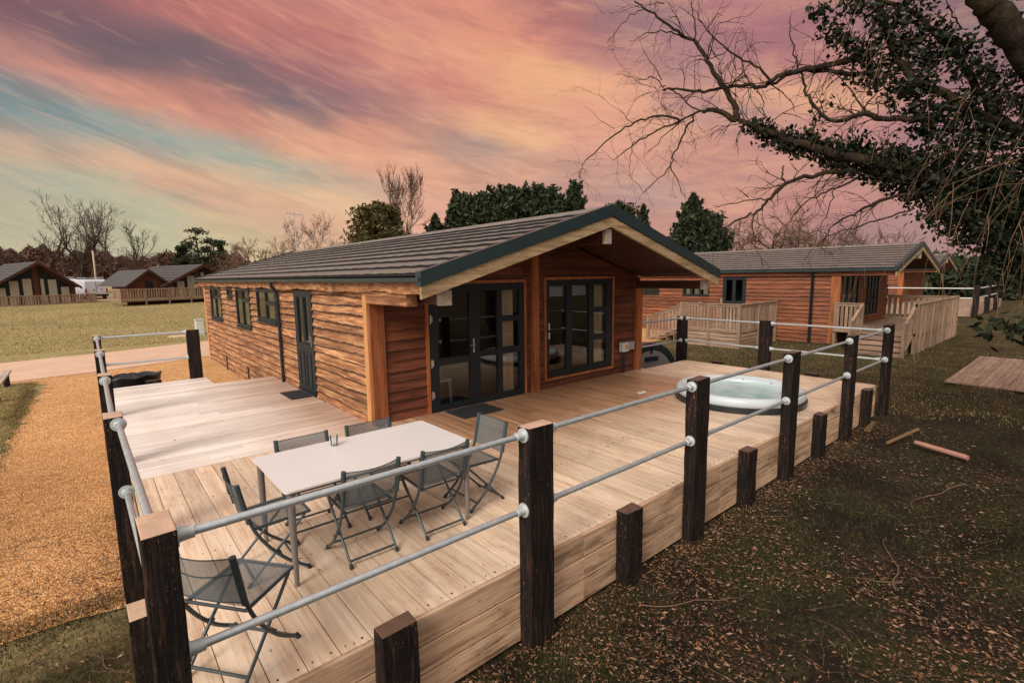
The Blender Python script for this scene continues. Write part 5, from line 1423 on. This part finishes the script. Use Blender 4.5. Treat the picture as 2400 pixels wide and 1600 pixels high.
limb([(540,400),(480,310),(440,250)],8.6,8.8,.009,.003); limb([(560,430),(500,440),(420,420),(320,422)],8.6,8.8,.008,.002)
limb([(1080,400),(1000,330),(900,270),(800,190),(735,110),(700,50)],8.1,8.1,.020,.005,den=1.5)
limb([(1000,430),(1040,480),(1042,560),(1040,640)],8.2,8.1,.010,.005)
limb([(860,260),(790,290),(700,280),(620,330)],8,8.1,.009,.003)
limb([(1900,590),(1800,600),(1720,592),(1640,597),(1540,570),(1480,592),(1400,602),(1340,572),(1280,500),(1250,430),(1240,380),(1220,320),(1185,200),(1180,80)],7.4,7.9,.05,.006,den=1.)
limb([(1540,565),(1600,480),(1650,440)],7.6,7.6,.012,.005); limb([(1640,597),(1560,550),(1500,480),(1440,400),(1380,360)],7.6,7.7,.016,.006)
limb([(1280,500),(1300,600),(1305,690)],7.9,7.9,.010,.006); limb([(1290,690),(1290,620),(1320,560),(1370,520)],7.9,7.9,.012,.006)
limb([(1700,500),(1640,520),(1560,515)],7.5,7.6,.014,.006)
limb([(1700,830),(1550,850),(1400,865),(1250,885),(1150,930),(1070,1000),(1020,1060),(930,1095),(860,1135),(750,1185)],7.6,8.2,.045,.006,den=1.3)
limb([(1070,1000),(990,1000),(850,1032),(790,1030)],8,8.1,.012,.003); limb([(1015,1060),(990,1110),(1000,1200),(1035,1330)],8,8,.014,.003)
limb([(980,990),(905,935)],8,8,.009,.003); limb([(1165,920),(1140,870),(1150,830)],7.9,7.9,.014,.01,den=.3)
limb([(1540,880),(1440,930),(1340,970),(1240,1030),(1170,1110),(1100,1190)],7.7,8,.018,.004,den=1.3)
limb([(1900,950),(1700,990),(1580,1025),(1500,1070),(1420,1110),(1370,1160),(1320,1240)],7.4,7.8,.03,.004,den=1.3)
limb([(1400,940),(1380,1040),(1330,1130),(1300,1220)],7.7,7.7,.01,.003); limb([(1800,1040),(1650,1100),(1500,1140),(1340,1200),(1250,1300)],7.4,7.7,.014,.003,den=1.2)
limb([(1900,745),(1800,765),(1700,770)],7.5,7.6,.02,.02,den=.4)
limb([(2040,140),(1990,60),(1965,-10)],7,7,.012,.006); 
# upper leaning stem leaving the frame at top right, joined to the trunk
U,Ur=limb([(2030,-160),(2130,-20),(2200,60),(2290,160),(2370,270),(2470,420),(2560,640),(2640,900),(2700,1250)],6.6,7.0,.12,.26,tw_=False,n=12)
tr.tube([at(7.0,1300+2700/S,1250/S),at(7.2,2600,900),(11.25,-3.15,.4),(11.3,-3.2,-.8)],[.27,.32,.36,.45],14,cap=False)
limb([(2700,1300),(2560,1290),(2450,1220)],7.1,7.15,.26,.22,tw_=False)
limb([(2700,800),(2350,660),(2100,560),(1950,470),(1800,400),(1700,250),(1650,100),(1600,-60)],7.1,7.5,.08,.03,n=9)
limb([(2400,700),(2200,560),(2050,340),(1900,160),(1780,60),(1500,-50)],7.1,7.4,.06,.03,n=8)
# ivy clouds  (rad in metres; 100 crop px ~ 0.31 m)
def iv_line(pts,D0,D1,rads,per,size=.05): ivy(cp(pts,D0,D1),rads,per,size)
iv_line([(965,622),(1040,665),(1120,690),(1220,715),(1320,745),(1420,765),(1520,790),(1620,815),(1720,850),(1850,890),(1980,940),(2100,1000),(2250,1080)],8.,7.4,[.05,.11,.14,.16,.19,.21,.24,.28,.34,.42,.46,.5,.5],120)
iv_line([(1290,10),(1350,80),(1420,160),(1480,240),(1540,310),(1620,390),(1740,440),(1850,520),(1900,640),(1960,800)],7.5,7.4,[.08,.14,.22,.24,.24,.27,.28,.30,.34,.44],44)
iv_line([(1480,-30),(1560,60),(1650,120),(1740,180),(1820,280),(1900,400)],7.4,7.3,[.18,.24,.22,.22,.24,.26],44)
iv_line([(1740,20),(1840,100),(1930,200),(2030,290),(2130,360),(2230,430),(2340,470),(2450,560)],7.2,7.,[.16,.2,.22,.25,.26,.26,.28,.3],44)
iv_line([(2000,470),(2080,600),(2120,750),(2160,880),(2200,1000),(2250,1120),(2300,1250)],7.3,7.2,[.26,.38,.48,.52,.5,.5,.42],44)
iv_line([(1880,1000),(1980,1090),(2080,1170),(2160,1250),(2260,1330)],7.4,7.2,[.2,.3,.32,.3,.3],44)
iv_line([(2330,560),(2360,760),(2370,950),(2380,1150),(2390,1400)],7.1,7.1,[.3,.36,.5,.5,.4],44)
iv_line([(1590,380),(1560,400),(1500,380)],7.5,7.5,[.16,.16,.05],22); iv_line([(1350,520),(1430,510)],7.8,7.8,[.12,.10],18)
iv_line([(1500,700),(1600,700),(1690,720)],7.6,7.6,[.08,.15,.08],20); iv_line([(1780,1080),(1860,1120)],7.5,7.5,[.1,.1],20)
iv_line([(1280,700),(1330,560)],7.9,7.9,[.03,.05],8); iv_line([(2120,150),(2220,170)],7,7,[.10,.12],14)
iv_line([(1640,290),(1480,300)],7.5,7.5,[.2,.05],16)
for _ in range(46): # scattered sprigs at the cloud edges
    x=r.uniform(1250,2300); y=r.uniform(380,1150); 
    q=at(7.5,1300+x/S,y/S); 
    if x>1850: leaves(iv,[q+np.array([r.gauss(0,.1) for _ in range(3)]) for _ in range(18)],.05,r)
for (c0,c1,ra,rb) in(((11.2,-3.4,2.2),(11.6,-3.6,5.5),.9,1.3),((11.5,-3.5,5.2),(13.5,-5.5,7.0),1.2,1.4),((11.3,-3.3,5.2),(9.2,-5.4,6.8),1.1,1.0),((9.2,-5.4,6.8),(6.5,-6.8,7.6),1.0,.8),((11.6,-3.4,6.0),(12.6,-1.8,8.0),1.1,1.0)):  # out-of-view limbs and ivy, added to shade the ground on the right
    tr.tube([c0,c1],[.22,.12],9,cap=False)
    a_=np.array(c0);b_=np.array(c1)
    for _ in range(260):
        f=r.random(); v=rvec(r); q=a_+(b_-a_)*f+np.array(v)*(ra+(rb-ra)*f)*r.random()**.5
        if proj(q)[0]<2420 and (q-CAM)@FW>0 and proj(q)[1]>-30: continue
        leaves(iv,[q+np.array([r.gauss(0,.16) for _ in range(3)]) for _ in range(14)],.10,r)
# drooping low sprig at the right edge
sp=at(5.2,2375,770); leaves(iv,[sp+np.array([r.gauss(0,.14),r.gauss(0,.14),r.gauss(0,.08)]) for _ in range(120)],.055,r)
# hanging withies
for k in range(40):
    if k<31: x=r.uniform(1950,2500); y=r.uniform(420,1000); ln=r.uniform(.7,2.4)
    else: x=r.uniform(1500,2100); y=r.uniform(20,500); ln=r.uniform(.5,1.4)
    Dp=r.uniform(5.6,7.3); p=Vector(at(Dp,1300+x/S,y/S)); side=Vector(RT)*-r.uniform(.1,.75)+Vector((0,0,-1)); d=(side+rvec(r)*.35+Vector((0,0,.9 if k%3==0 else 0))).normalized()
    pts=[p]; n=8
    for i in range(n):
        d=(d+Vector((0,0,-.22))+rvec(r)*.10).normalized(); pts.append(pts[-1]+d*ln/n)
        if pts[-1].z<.1: break
        if r.random()<.35:
            q=[pts[-1]]; dd=(d+rvec(r)*.6).normalized()
            for _ in range(4): dd=(dd+Vector((0,0,-.2))+rvec(r)*.12).normalized(); q.append(q[-1]+dd*.09)
            hang.tube(q,[.003,.0026,.002,.0016,.0012],3,cap=False)
    w0=r.uniform(.0016,.004); hang.tube(pts,[w0*(1-.75*i/len(pts)) for i in range(len(pts))],4,cap=False)
tr.build('trunk',M['branch'],tree,smooth=True); tw.build('twigs',M['branch'],tree); iv.build('ivy',M['ivy'],tree); hang.build('hanging_twigs',M['withy'],tree)

# ------------------------------------------------------------------ ground scatter
r=random.Random(5)
def indeck(x,y): return -.2<x<DX+.2 and -.05<y
def scatter_region(n,x0,x1,y0,y1,k=2.2,mind=1.6):
    out=[]
    while len(out)<n:
        x=r.uniform(x0,x1); y=r.uniform(y0,y1)
        if indeck(x,y) or (9.6<x<11.7 and y>4.): 
            if indeck(x,y) and not y>4.4: continue
        d=math.hypot(x-CAM[0],y-CAM[1])
        if r.random()<min(1,(3.2/max(d,1))**k): out.append((x,y))
    return out
def blades(mb,pts,h,w):
    for (x,y) in pts:
        a=r.uniform(0,6.28); hh=h*r.uniform(.4,1.3); z=gz(x,y); ln=r.uniform(.1,.9)*hh; b=r.uniform(0,6.28)
        dx,dy=math.cos(a)*w,math.sin(a)*w; o=len(mb.v)
        mb.v+= [(x-dx,y-dy,z-.005),(x+dx,y+dy,z-.005),(x+math.cos(b)*ln,y+math.sin(b)*ln,z+hh)]
        mb.f.append((o,o+1,o+2)); mb.m.append(0)
mb=MB()
pts=scatter_region(110000,.3,16,-6.5,-.15,1.8)
pts=[p for p in pts if math.sin(p[0]*1.1+.5)+math.sin(p[1]*1.7+p[0]*.6)+r.gauss(0,.5)>-.35]
blades(mb,pts,.045,.0042)
pts=scatter_region(16000,-3.5,-.1,-.5,2.9,1.)
blades(mb,pts,.05,.0028)
pts=[(r.uniform(-1.7,-.08),2.78+r.gauss(0,.13)) for _ in range(5000)]+[(-1.5+r.gauss(0,.1),r.uniform(3,15)) for _ in range(4000)]; blades(mb,pts,.045,.0035)
o=mb.build('rough_grass',M['grassleaf']); o['kind']='stuff'; o['label']='short dark grass growing through the leaf litter around the deck'; o['category']='grass'
mb=MB()
pts=[(r.uniform(11.8,24),r.uniform(-4,12)) for _ in range(22000)]; blades(mb,pts,.05,.006)
pts=[p for p in [(r.uniform(-11,15),22.9+34*r.random()**1.3) for _ in range(60000)] if 1]; blades(mb,pts,.06,.014)
pts=[(-1.45-abs(r.gauss(0,.6)),r.uniform(3,16.2)) for _ in range(14000)]; blades(mb,pts,.05,.006)
o=mb.build('lawn_grass',M['lawnleaf']); o['kind']='stuff'; o['label']='dry olive lawn grass on the open ground'; o['category']='grass'
def flatleaf(mb,x,y,z,s):
    a=r.uniform(0,6.28); c_,s_=math.cos(a)*s,math.sin(a)*s; t1,t2,t3=r.uniform(0,.5)*s,r.uniform(0,.6)*s,r.uniform(0,.5)*s; w=r.uniform(.14,.42)
    o=len(mb.v); mb.v+= [(x-c_,y-s_,z+t1),(x-s_*w,y+c_*w,z+t2),(x+c_,y+s_,z+t3),(x+s_*w,y-c_*w,z+.002)]
    mb.f.append((o,o+1,o+2,o+3)); mb.m.append(0)
mb=MB()
for (x,y) in scatter_region(82000,.2,15,-6.5,-.12,1.6):
    if math.sin(x*1.4+1)+math.sin(y*2.9-x*.8)+.8*math.sin(x*3.3+y*2.1)+r.gauss(0,.55)<-.25: continue
    flatleaf(mb,x,y,gz(x,y)+r.uniform(.004,.045),r.uniform(.007,.022)*(1.6 if r.random()<.12 else 1))
for _ in range(3200):
    y=2.7+abs(r.gauss(0,1.1)); x=-.06-abs(r.gauss(0,.38)); flatleaf(mb,x,y,gz(x,y)+r.uniform(.014,.03),r.uniform(.006,.016))
for _ in range(7000):  # drifts against the fascia
    x=r.uniform(.3,11); y=-.07-abs(r.gauss(0,.22)); flatleaf(mb,x,y,gz(x,y)+r.uniform(.004,.05),r.uniform(.007,.022))
for (x,y) in scatter_region(2600,-2.5,-.1,-.4,3.6,1.): flatleaf(mb,x,y,gz(x,y)+r.uniform(.01,.03),r.uniform(.010,.026))
for _ in range(900):
    x=r.uniform(12,22); y=r.uniform(-4,4); flatleaf(mb,x,y,gz(x,y)+.03,r.uniform(.02,.04))
o=mb.build('leaf_litter',M['litter']); o['kind']='stuff'; o['label']='fallen brown willow leaves covering the ground beside the deck'; o['category']='leaves'
mb=MB()
for _ in range(150):  # leaves and debris on the boards
    x=r.uniform(.3,11); y=r.uniform(.1,4) if x>3 else r.uniform(.1,9)
    if math.hypot(x-8.45,y-1.27)<1.15: continue
    flatleaf(mb,x,y,.004,r.uniform(.006,.018))
q=on(2,0,1470,1025)
for _ in range(120): flatleaf(mb,q[0]+r.gauss(0,.22),q[1]+r.gauss(0,.07),.004,r.uniform(.006,.016))
o=mb.build('deck_debris',M['litter']); o['kind']='stuff'; o['label']='scattered dry leaf crumbs on the deck boards'; o['category']='leaves'
mb=MB()
def groundtwig(mb,x,y,ln,rad,zoff=.012,n=7):
    a=r.uniform(0,6.28); d=Vector((math.cos(a),math.sin(a),0)); p=Vector((x,y,0)); pts=[]
    for i in range(n+1):
        pts.append((p.x,p.y,gz(p.x,p.y)+zoff+rad+.02*r.random()*ln)); d=(d+Vector((r.gauss(0,.22),r.gauss(0,.22),0))).normalized(); p=p+d*ln/n
    mb.tube(pts,[rad*(1-.7*i/n) for i in range(n+1)],4,cap=False)
for (x,y) in scatter_region(1100,.5,15,-6,-.25,1.2): groundtwig(mb,x,y,r.uniform(.08,.5)*(1.8 if r.random()<.08 else 1),r.uniform(.0010,.0028))
for (x,y) in scatter_region(160,-1.3,-.2,1.5,5.0,.5): groundtwig(mb,x,y,r.uniform(.12,.5),r.uniform(.0015,.003))
o=mb.build('twig_litter',M['twig']); o['kind']='stuff'; o['label']='thin broken twigs strewn over the litter'; o['category']='twigs'
labs=['long curved fallen branch lying beyond the deck corner','bent fallen branch crossing the litter at the lower right','pale fallen stick near the pinkish pole','forked fallen branch beside the deck stubs']
for i,(px,py,ln,rad) in enumerate([(2040,925,1.7,.014),(2100,1380,1.1,.010),(2260,1130,1.2,.009),(1500,1420,.9,.007)]):
    q=on(2,-.63,px,py); mb=MB(); r.seed(90+i); groundtwig(mb,q[0],q[1],ln,rad,.03,9); groundtwig(mb,q[0]+.2,q[1],ln*.4,rad*.6,.04,6); tag(mb.build('fallen_branch',M['twig'],smooth=True),labs[i],'branch')
# gravel stones (near part)
mb=MB(); r.seed(6)
for _ in range(30000):
    y=2.7+11*r.random()**1.7; x=r.uniform(-1.5,-.02)
    s=r.uniform(.005,.013); z=gz(x,y)+.010; o_=len(mb.v)
    mb.v+= [(x-s,y,z),(x,y-s,z),(x+s,y,z),(x,y+s,z),(x+r.uniform(-.3,.3)*s,y,z+s*r.uniform(.6,1.1))]
    mb.f+= [(o_,o_+1,o_+4),(o_+1,o_+2,o_+4),(o_+2,o_+3,o_+4),(o_+3,o_,o_+4)]; mb.m+=[0]*4
M['stone']=leafmat('gravel_stones',st((104,64,34),(168,114,64),(208,156,100),(230,196,150)),0,.8)
o=mb.build('gravel_stones',M['stone']); o['kind']='stuff'; o['label']='loose orange gravel stones on the path'; o['category']='gravel'

# ------------------------------------------------------------------ sky
SKY=[(0,0,135,85,100),(200,60,122,96,116),(400,20,188,105,106),(600,60,204,115,110),(300,110,116,96,112),(480,140,118,100,116),(650,110,170,105,115),(900,40,215,130,120),(1100,20,225,135,112),(1250,150,240,165,115),(1000,200,215,125,115),(800,90,200,112,110),
(0,120,205,135,125),(150,170,215,140,125),(300,220,226,145,120),(500,250,215,130,115),(600,190,140,105,120),(750,210,142,105,120),(650,330,236,165,130),(450,200,200,125,115),(850,300,220,140,115),
(0,180,130,140,155),(100,230,130,150,160),(250,262,145,165,170),(400,312,155,175,175),(550,362,166,180,175),(700,402,186,180,165),(850,442,205,165,150),
(0,325,208,168,146),(100,355,206,172,150),(250,352,225,180,150),(400,392,235,182,142),(600,432,240,188,143),(800,482,245,200,155),(950,505,235,160,140),
(0,400,184,180,166),(150,430,184,184,168),(300,470,194,188,166),(450,422,205,158,140),(600,500,220,175,150),(400,540,194,190,166),(250,560,196,190,166),(550,560,215,190,150),(100,520,190,184,164),(100,600,198,188,162),(450,610,198,190,160),(750,560,222,175,145),
(700,250,130,110,125),(850,200,190,120,120),(950,270,156,115,130),(1050,330,165,140,150),(1130,352,168,150,155),(1000,315,235,160,120),(1200,300,245,180,130),(1200,390,240,170,130),(1350,250,225,140,125),(1400,120,200,120,120),(1500,50,160,116,130),(1600,120,178,122,132),(1750,60,180,110,125),(1450,200,246,165,125),(1320,50,185,108,110),(1300,450,190,140,140),(1500,450,190,150,150),(1450,350,225,150,135),(1650,350,200,130,125),(1800,300,205,140,135),(1700,200,220,150,125),(1900,220,230,160,125),(1950,300,200,130,130),(1600,250,192,134,136),(1750,270,170,130,136),(1500,540,205,140,130),(1700,480,220,150,130),(1900,500,195,125,125),(2050,560,170,125,135),(2200,300,165,115,130),(2150,50,152,108,120),(2300,150,146,104,116),(2350,40,138,108,124),(2200,570,186,136,138),(1000,420,225,155,130),(1100,480,228,165,140),(1000,600,215,160,140),(1500,620,190,130,128),(2000,620,175,125,130),(2400,500,165,120,130)]
SKY+=[(0,290,140,156,164),(90,300,150,164,168),(200,320,158,168,168),(30,220,126,146,158),(300,320,156,172,172),(0,250,128,150,162),(60,205,128,146,158),(140,275,134,160,170),(60,270,140,162,168),(220,300,142,168,174),(340,345,156,176,176),(440,345,154,174,176),(520,385,172,182,172),(640,400,178,184,172),(60,100,176,118,120),(950,120,226,146,120),(1050,120,230,146,116),(1200,200,242,172,124),(1250,260,238,168,124),(1120,300,240,172,126),(1000,290,226,152,122),(1150,420,226,160,134),(1450,250,240,166,128),(1520,300,230,160,130),(1120,120,236,150,112),(1180,80,232,140,110),(1330,170,246,176,124),(1290,230,242,170,120),(1150,240,226,135,112),(1380,300,236,160,128),(1100,170,226,136,112),(700,160,176,104,108),(560,60,206,112,104),(520,180,128,104,114),(360,150,118,98,112),(100,60,132,96,112),(240,20,150,92,106),(350,250,232,150,120),(430,290,226,146,122),(560,300,222,140,122),(700,320,232,158,126),(780,350,234,166,130),(900,370,232,160,128),(1000,390,236,168,134),(860,250,176,118,120),(800,230,150,108,124),(900,230,190,124,120),(1000,260,212,138,120),(200,200,216,140,124),(60,150,206,136,126),(50,250,124,146,160),(180,280,138,158,168),(330,290,150,170,174),(480,350,164,180,176),(620,390,180,182,170),(780,430,200,172,150),(320,370,232,176,146),(500,410,238,184,142),(700,455,244,194,148),(880,495,246,200,156),(620,460,214,160,136),(780,510,226,166,140),(1250,90,226,134,110),(1500,160,206,140,128),(1560,200,196,132,132),(1440,110,180,118,126),(1650,170,178,124,138),(1560,320,214,150,128),(1620,400,204,138,126),(1780,400,206,140,128),(1700,560,186,128,126),(1850,150,186,116,122),(1400,400,210,150,136),(1420,470,196,140,134),(1180,440,214,156,140)]
SA=np.array(SKY,float)
LIN=np.array([[srgb(*q[2:5])[i] for i in range(3)] for q in SKY])
def skycol(px,py):
    dx=(px-SA[:,0]); dy=(py-SA[:,1]); th=R_(17 if px<1300 else 8)
    s=dx*math.cos(th)+dy*math.sin(th); t=-dx*math.sin(th)+dy*math.cos(th)
    w=np.exp(-(s/80)**2-(t/27)**2)+1e-4*np.exp(-(s/600)**2-(t/220)**2)+1e-9
    return (w[:,None]*LIN).sum(0)/w.sum()
wd=bpy.data.worlds.new('World'); scn.world=wd; wd.use_nodes=True; wn_=wd.node_tree; wn_.nodes.clear(); t=NT(wn_)
g=t.n('TexCoord').outputs['Generated']
dirn=t.vm('NORMALIZE',g)
# domain warp with wispy noise stretched along the cloud streets
sx=t.n('SeparateXYZ',{0:dirn})
az_=t.ma('ARCTAN2',sx.outputs[1],sx.outputs[0])
hl_=t.ma('SQRT',t.ma('ADD',t.ma('MULTIPLY',sx.outputs[0],sx.outputs[0]),t.ma('MULTIPLY',sx.outputs[1],sx.outputs[1])))
el_=t.ma('ARCTAN2',sx.outputs[2],hl_)
tt_=t.ma('SUBTRACT',el_,t.ma('MULTIPLY',t.ma('MULTIPLY',az_,az_),.11))   # streets tilt more towards the left
cr_=t.n('CombineXYZ',{0:az_,1:tt_,2:sx.outputs[2]}).outputs[0]
st1=t.noise(t.scl(cr_,(3.2,13,1)),1.,7,.60,1.1)
st2=t.noise(t.scl(cr_,(5.5,34,1),(3,7,0)),1.,7,.62,1.6)
wa=t.n('TexNoise',{'Vector':t.scl(cr_,(4,9,1),(9,2,4)),'Scale':1.,'Detail':6.,'Roughness':.6,'Distortion':.6}).outputs[1]
wv=t.vm('MULTIPLY',t.vm('SUBTRACT',wa,(.5,.5,.5)),(.055,.055,.032))
dw=t.vm('ADD',dirn,wv)
s2=t.n('SeparateXYZ',{0:dw})
az=t.ma('ARCTAN2',s2.outputs[1],s2.outputs[0])            # azimuth
hl=t.ma('SQRT',t.ma('ADD',t.ma('MULTIPLY',s2.outputs[0],s2.outputs[0]),t.ma('MULTIPLY',s2.outputs[1],s2.outputs[1])))
el=t.ma('ARCTAN2',s2.outputs[2],hl)
AZ0,AZ1=R_(-2),R_(104)
NR=36; NC=32; E0,E1=R_(-1),R_(47)
u=t.n('MapRange',{0:az,1:AZ0,2:AZ1,3:0.,4:1.}).outputs[0]
v=t.n('MapRange',{0:el,1:E0,2:E1,3:0.,4:float(NR-1)}).outputs[0]
col=None
for j in range(NR):
    e=E0+(E1-E0)*j/(NR-1); stops=[]
    for i in range(NC):
        a=AZ0+(AZ1-AZ0)*i/(NC-1); dd=np.array([math.cos(e)*math.cos(a),math.cos(e)*math.sin(a),math.sin(e)])
        px,py=proj(CAM+dd*100); px=min(max(px,-60),2460); py=max(-60,min(py,640))
        c3=skycol(px,py); stops.append((i/(NC-1),(float(c3[0]),float(c3[1]),float(c3[2]),1)))
    rc=t.ramp(u,stops)
    if col is None: col=rc
    else: col=t.mix(t.n('MapRange',{0:v,1:float(j-1),2:float(j),3:0.,4:1.}).outputs[0],col,rc)
# wispy detail
hi=t.ramp(t.ma('ADD',t.ma('MULTIPLY',st2,.6),t.ma('MULTIPLY',st1,.4)),[(.49,(0,0,0)),(.66,(1,1,1))]); lo=t.ramp(t.ma('ADD',t.ma('MULTIPLY',st2,.45),t.ma('MULTIPLY',st1,.55)),[(.33,(1,1,1)),(.5,(0,0,0))])
fade=t.n('MapRange',{0:sx.outputs[2],1:.02,2:.18,3:.25,4:1.}).outputs[0]
lm=t.ma('MULTIPLY',fade,.34)
col=t.mix(t.ma('MULTIPLY',hi,lm),col,srgb(250,184,132))
col=t.mix(t.ma('MULTIPLY',lo,t.ma('MULTIPLY',fade,.36)),col,srgb(126,102,106))
k=t.ma('MULTIPLY_ADD',t.noise(t.scl(cr_,(14,90,1)),1.,5,.65,.8),.30,.85)
col=t.vm('SCALE',col,sc=k)
col=t.vm('MULTIPLY',col,(1.03,1.01,.87)); hs=t.n('HueSaturation',{'Saturation':.88,'Value':.95,'Color':col}); col=hs.outputs[0]
# rest of the sky: bright thin overcast overhead and behind the viewer
fwh=Vector((FW[0],FW[1],0)).normalized()
dt=t.vm('DOT_PRODUCT',dirn,tuple(fwh))
back=t.n('MapRange',{0:dt,1:.50,2:.05,3:0.,4:1.}).outputs[0]
high=t.n('MapRange',{0:sx.outputs[2],1:.62,2:.85,3:0.,4:1.}).outputs[0]
wm=t.ma('MAXIMUM',back,high)
lf=t.n('MapRange',{0:t.vm('DOT_PRODUCT',dirn,(-.80,-.10,.58)),1:-.40,2:.75,3:.05,4:1.25}).outputs[0]  # unseen sky brightened leftwards and dimmed elsewhere to shape the scene light
ovc=t.vm('SCALE',(1.04,.93,.86),sc=t.ma('MULTIPLY',lf,t.ma('MULTIPLY_ADD',st1,.5,.75)))
below=t.n('MapRange',{0:sx.outputs[2],1:0.,2:-.06,3:0.,4:1.}).outputs[0]
col=t.mix(wm,col,ovc)
col=t.mix(below,col,(.12,.10,.07))
sky=t.n('TexSky',sky_type='NISHITA'); sky.sun_disc=False; sky.sun_elevation=R_(32); sky.sun_rotation=R_(230)
nb=t.n('Background',{'Color':sky.outputs[0],'Strength':.003}); cb=t.n('Background',{'Color':col,'Strength':1.0})
ad=t.n('AddShader'); wn_.links.new(nb.outputs[0],ad.inputs[0]); wn_.links.new(cb.outputs[0],ad.inputs[1])
wo=t.n('OutputWorld'); wn_.links.new(ad.outputs[0],wo.inputs[0])
wd.cycles.sampling_method='MANUAL'; wd.cycles.sample_map_resolution=512

sl=bpy.data.lights.new('sun','SUN'); sl.energy=3.0; sl.angle=R_(24); sl.color=(1,.93,.84)
so=bpy.data.objects.new('sun',sl); COL.objects.link(so)
sd_=Vector((-.80,-.30,.62)).normalized()   # towards the sun
so.rotation_euler=sd_.to_track_quat('Z','Y').to_euler()
sky.sun_elevation=math.asin(sd_.z); sky.sun_rotation=math.atan2(sd_.x,sd_.y)

vs=scn.view_settings; scn.display_settings.display_device='sRGB'; vs.view_transform='Standard'; vs.look='None'; vs.exposure=-.08; vs.gamma=1
scn.cycles.max_bounces=6; scn.cycles.transparent_max_bounces=24; scn.cycles.use_denoising=True
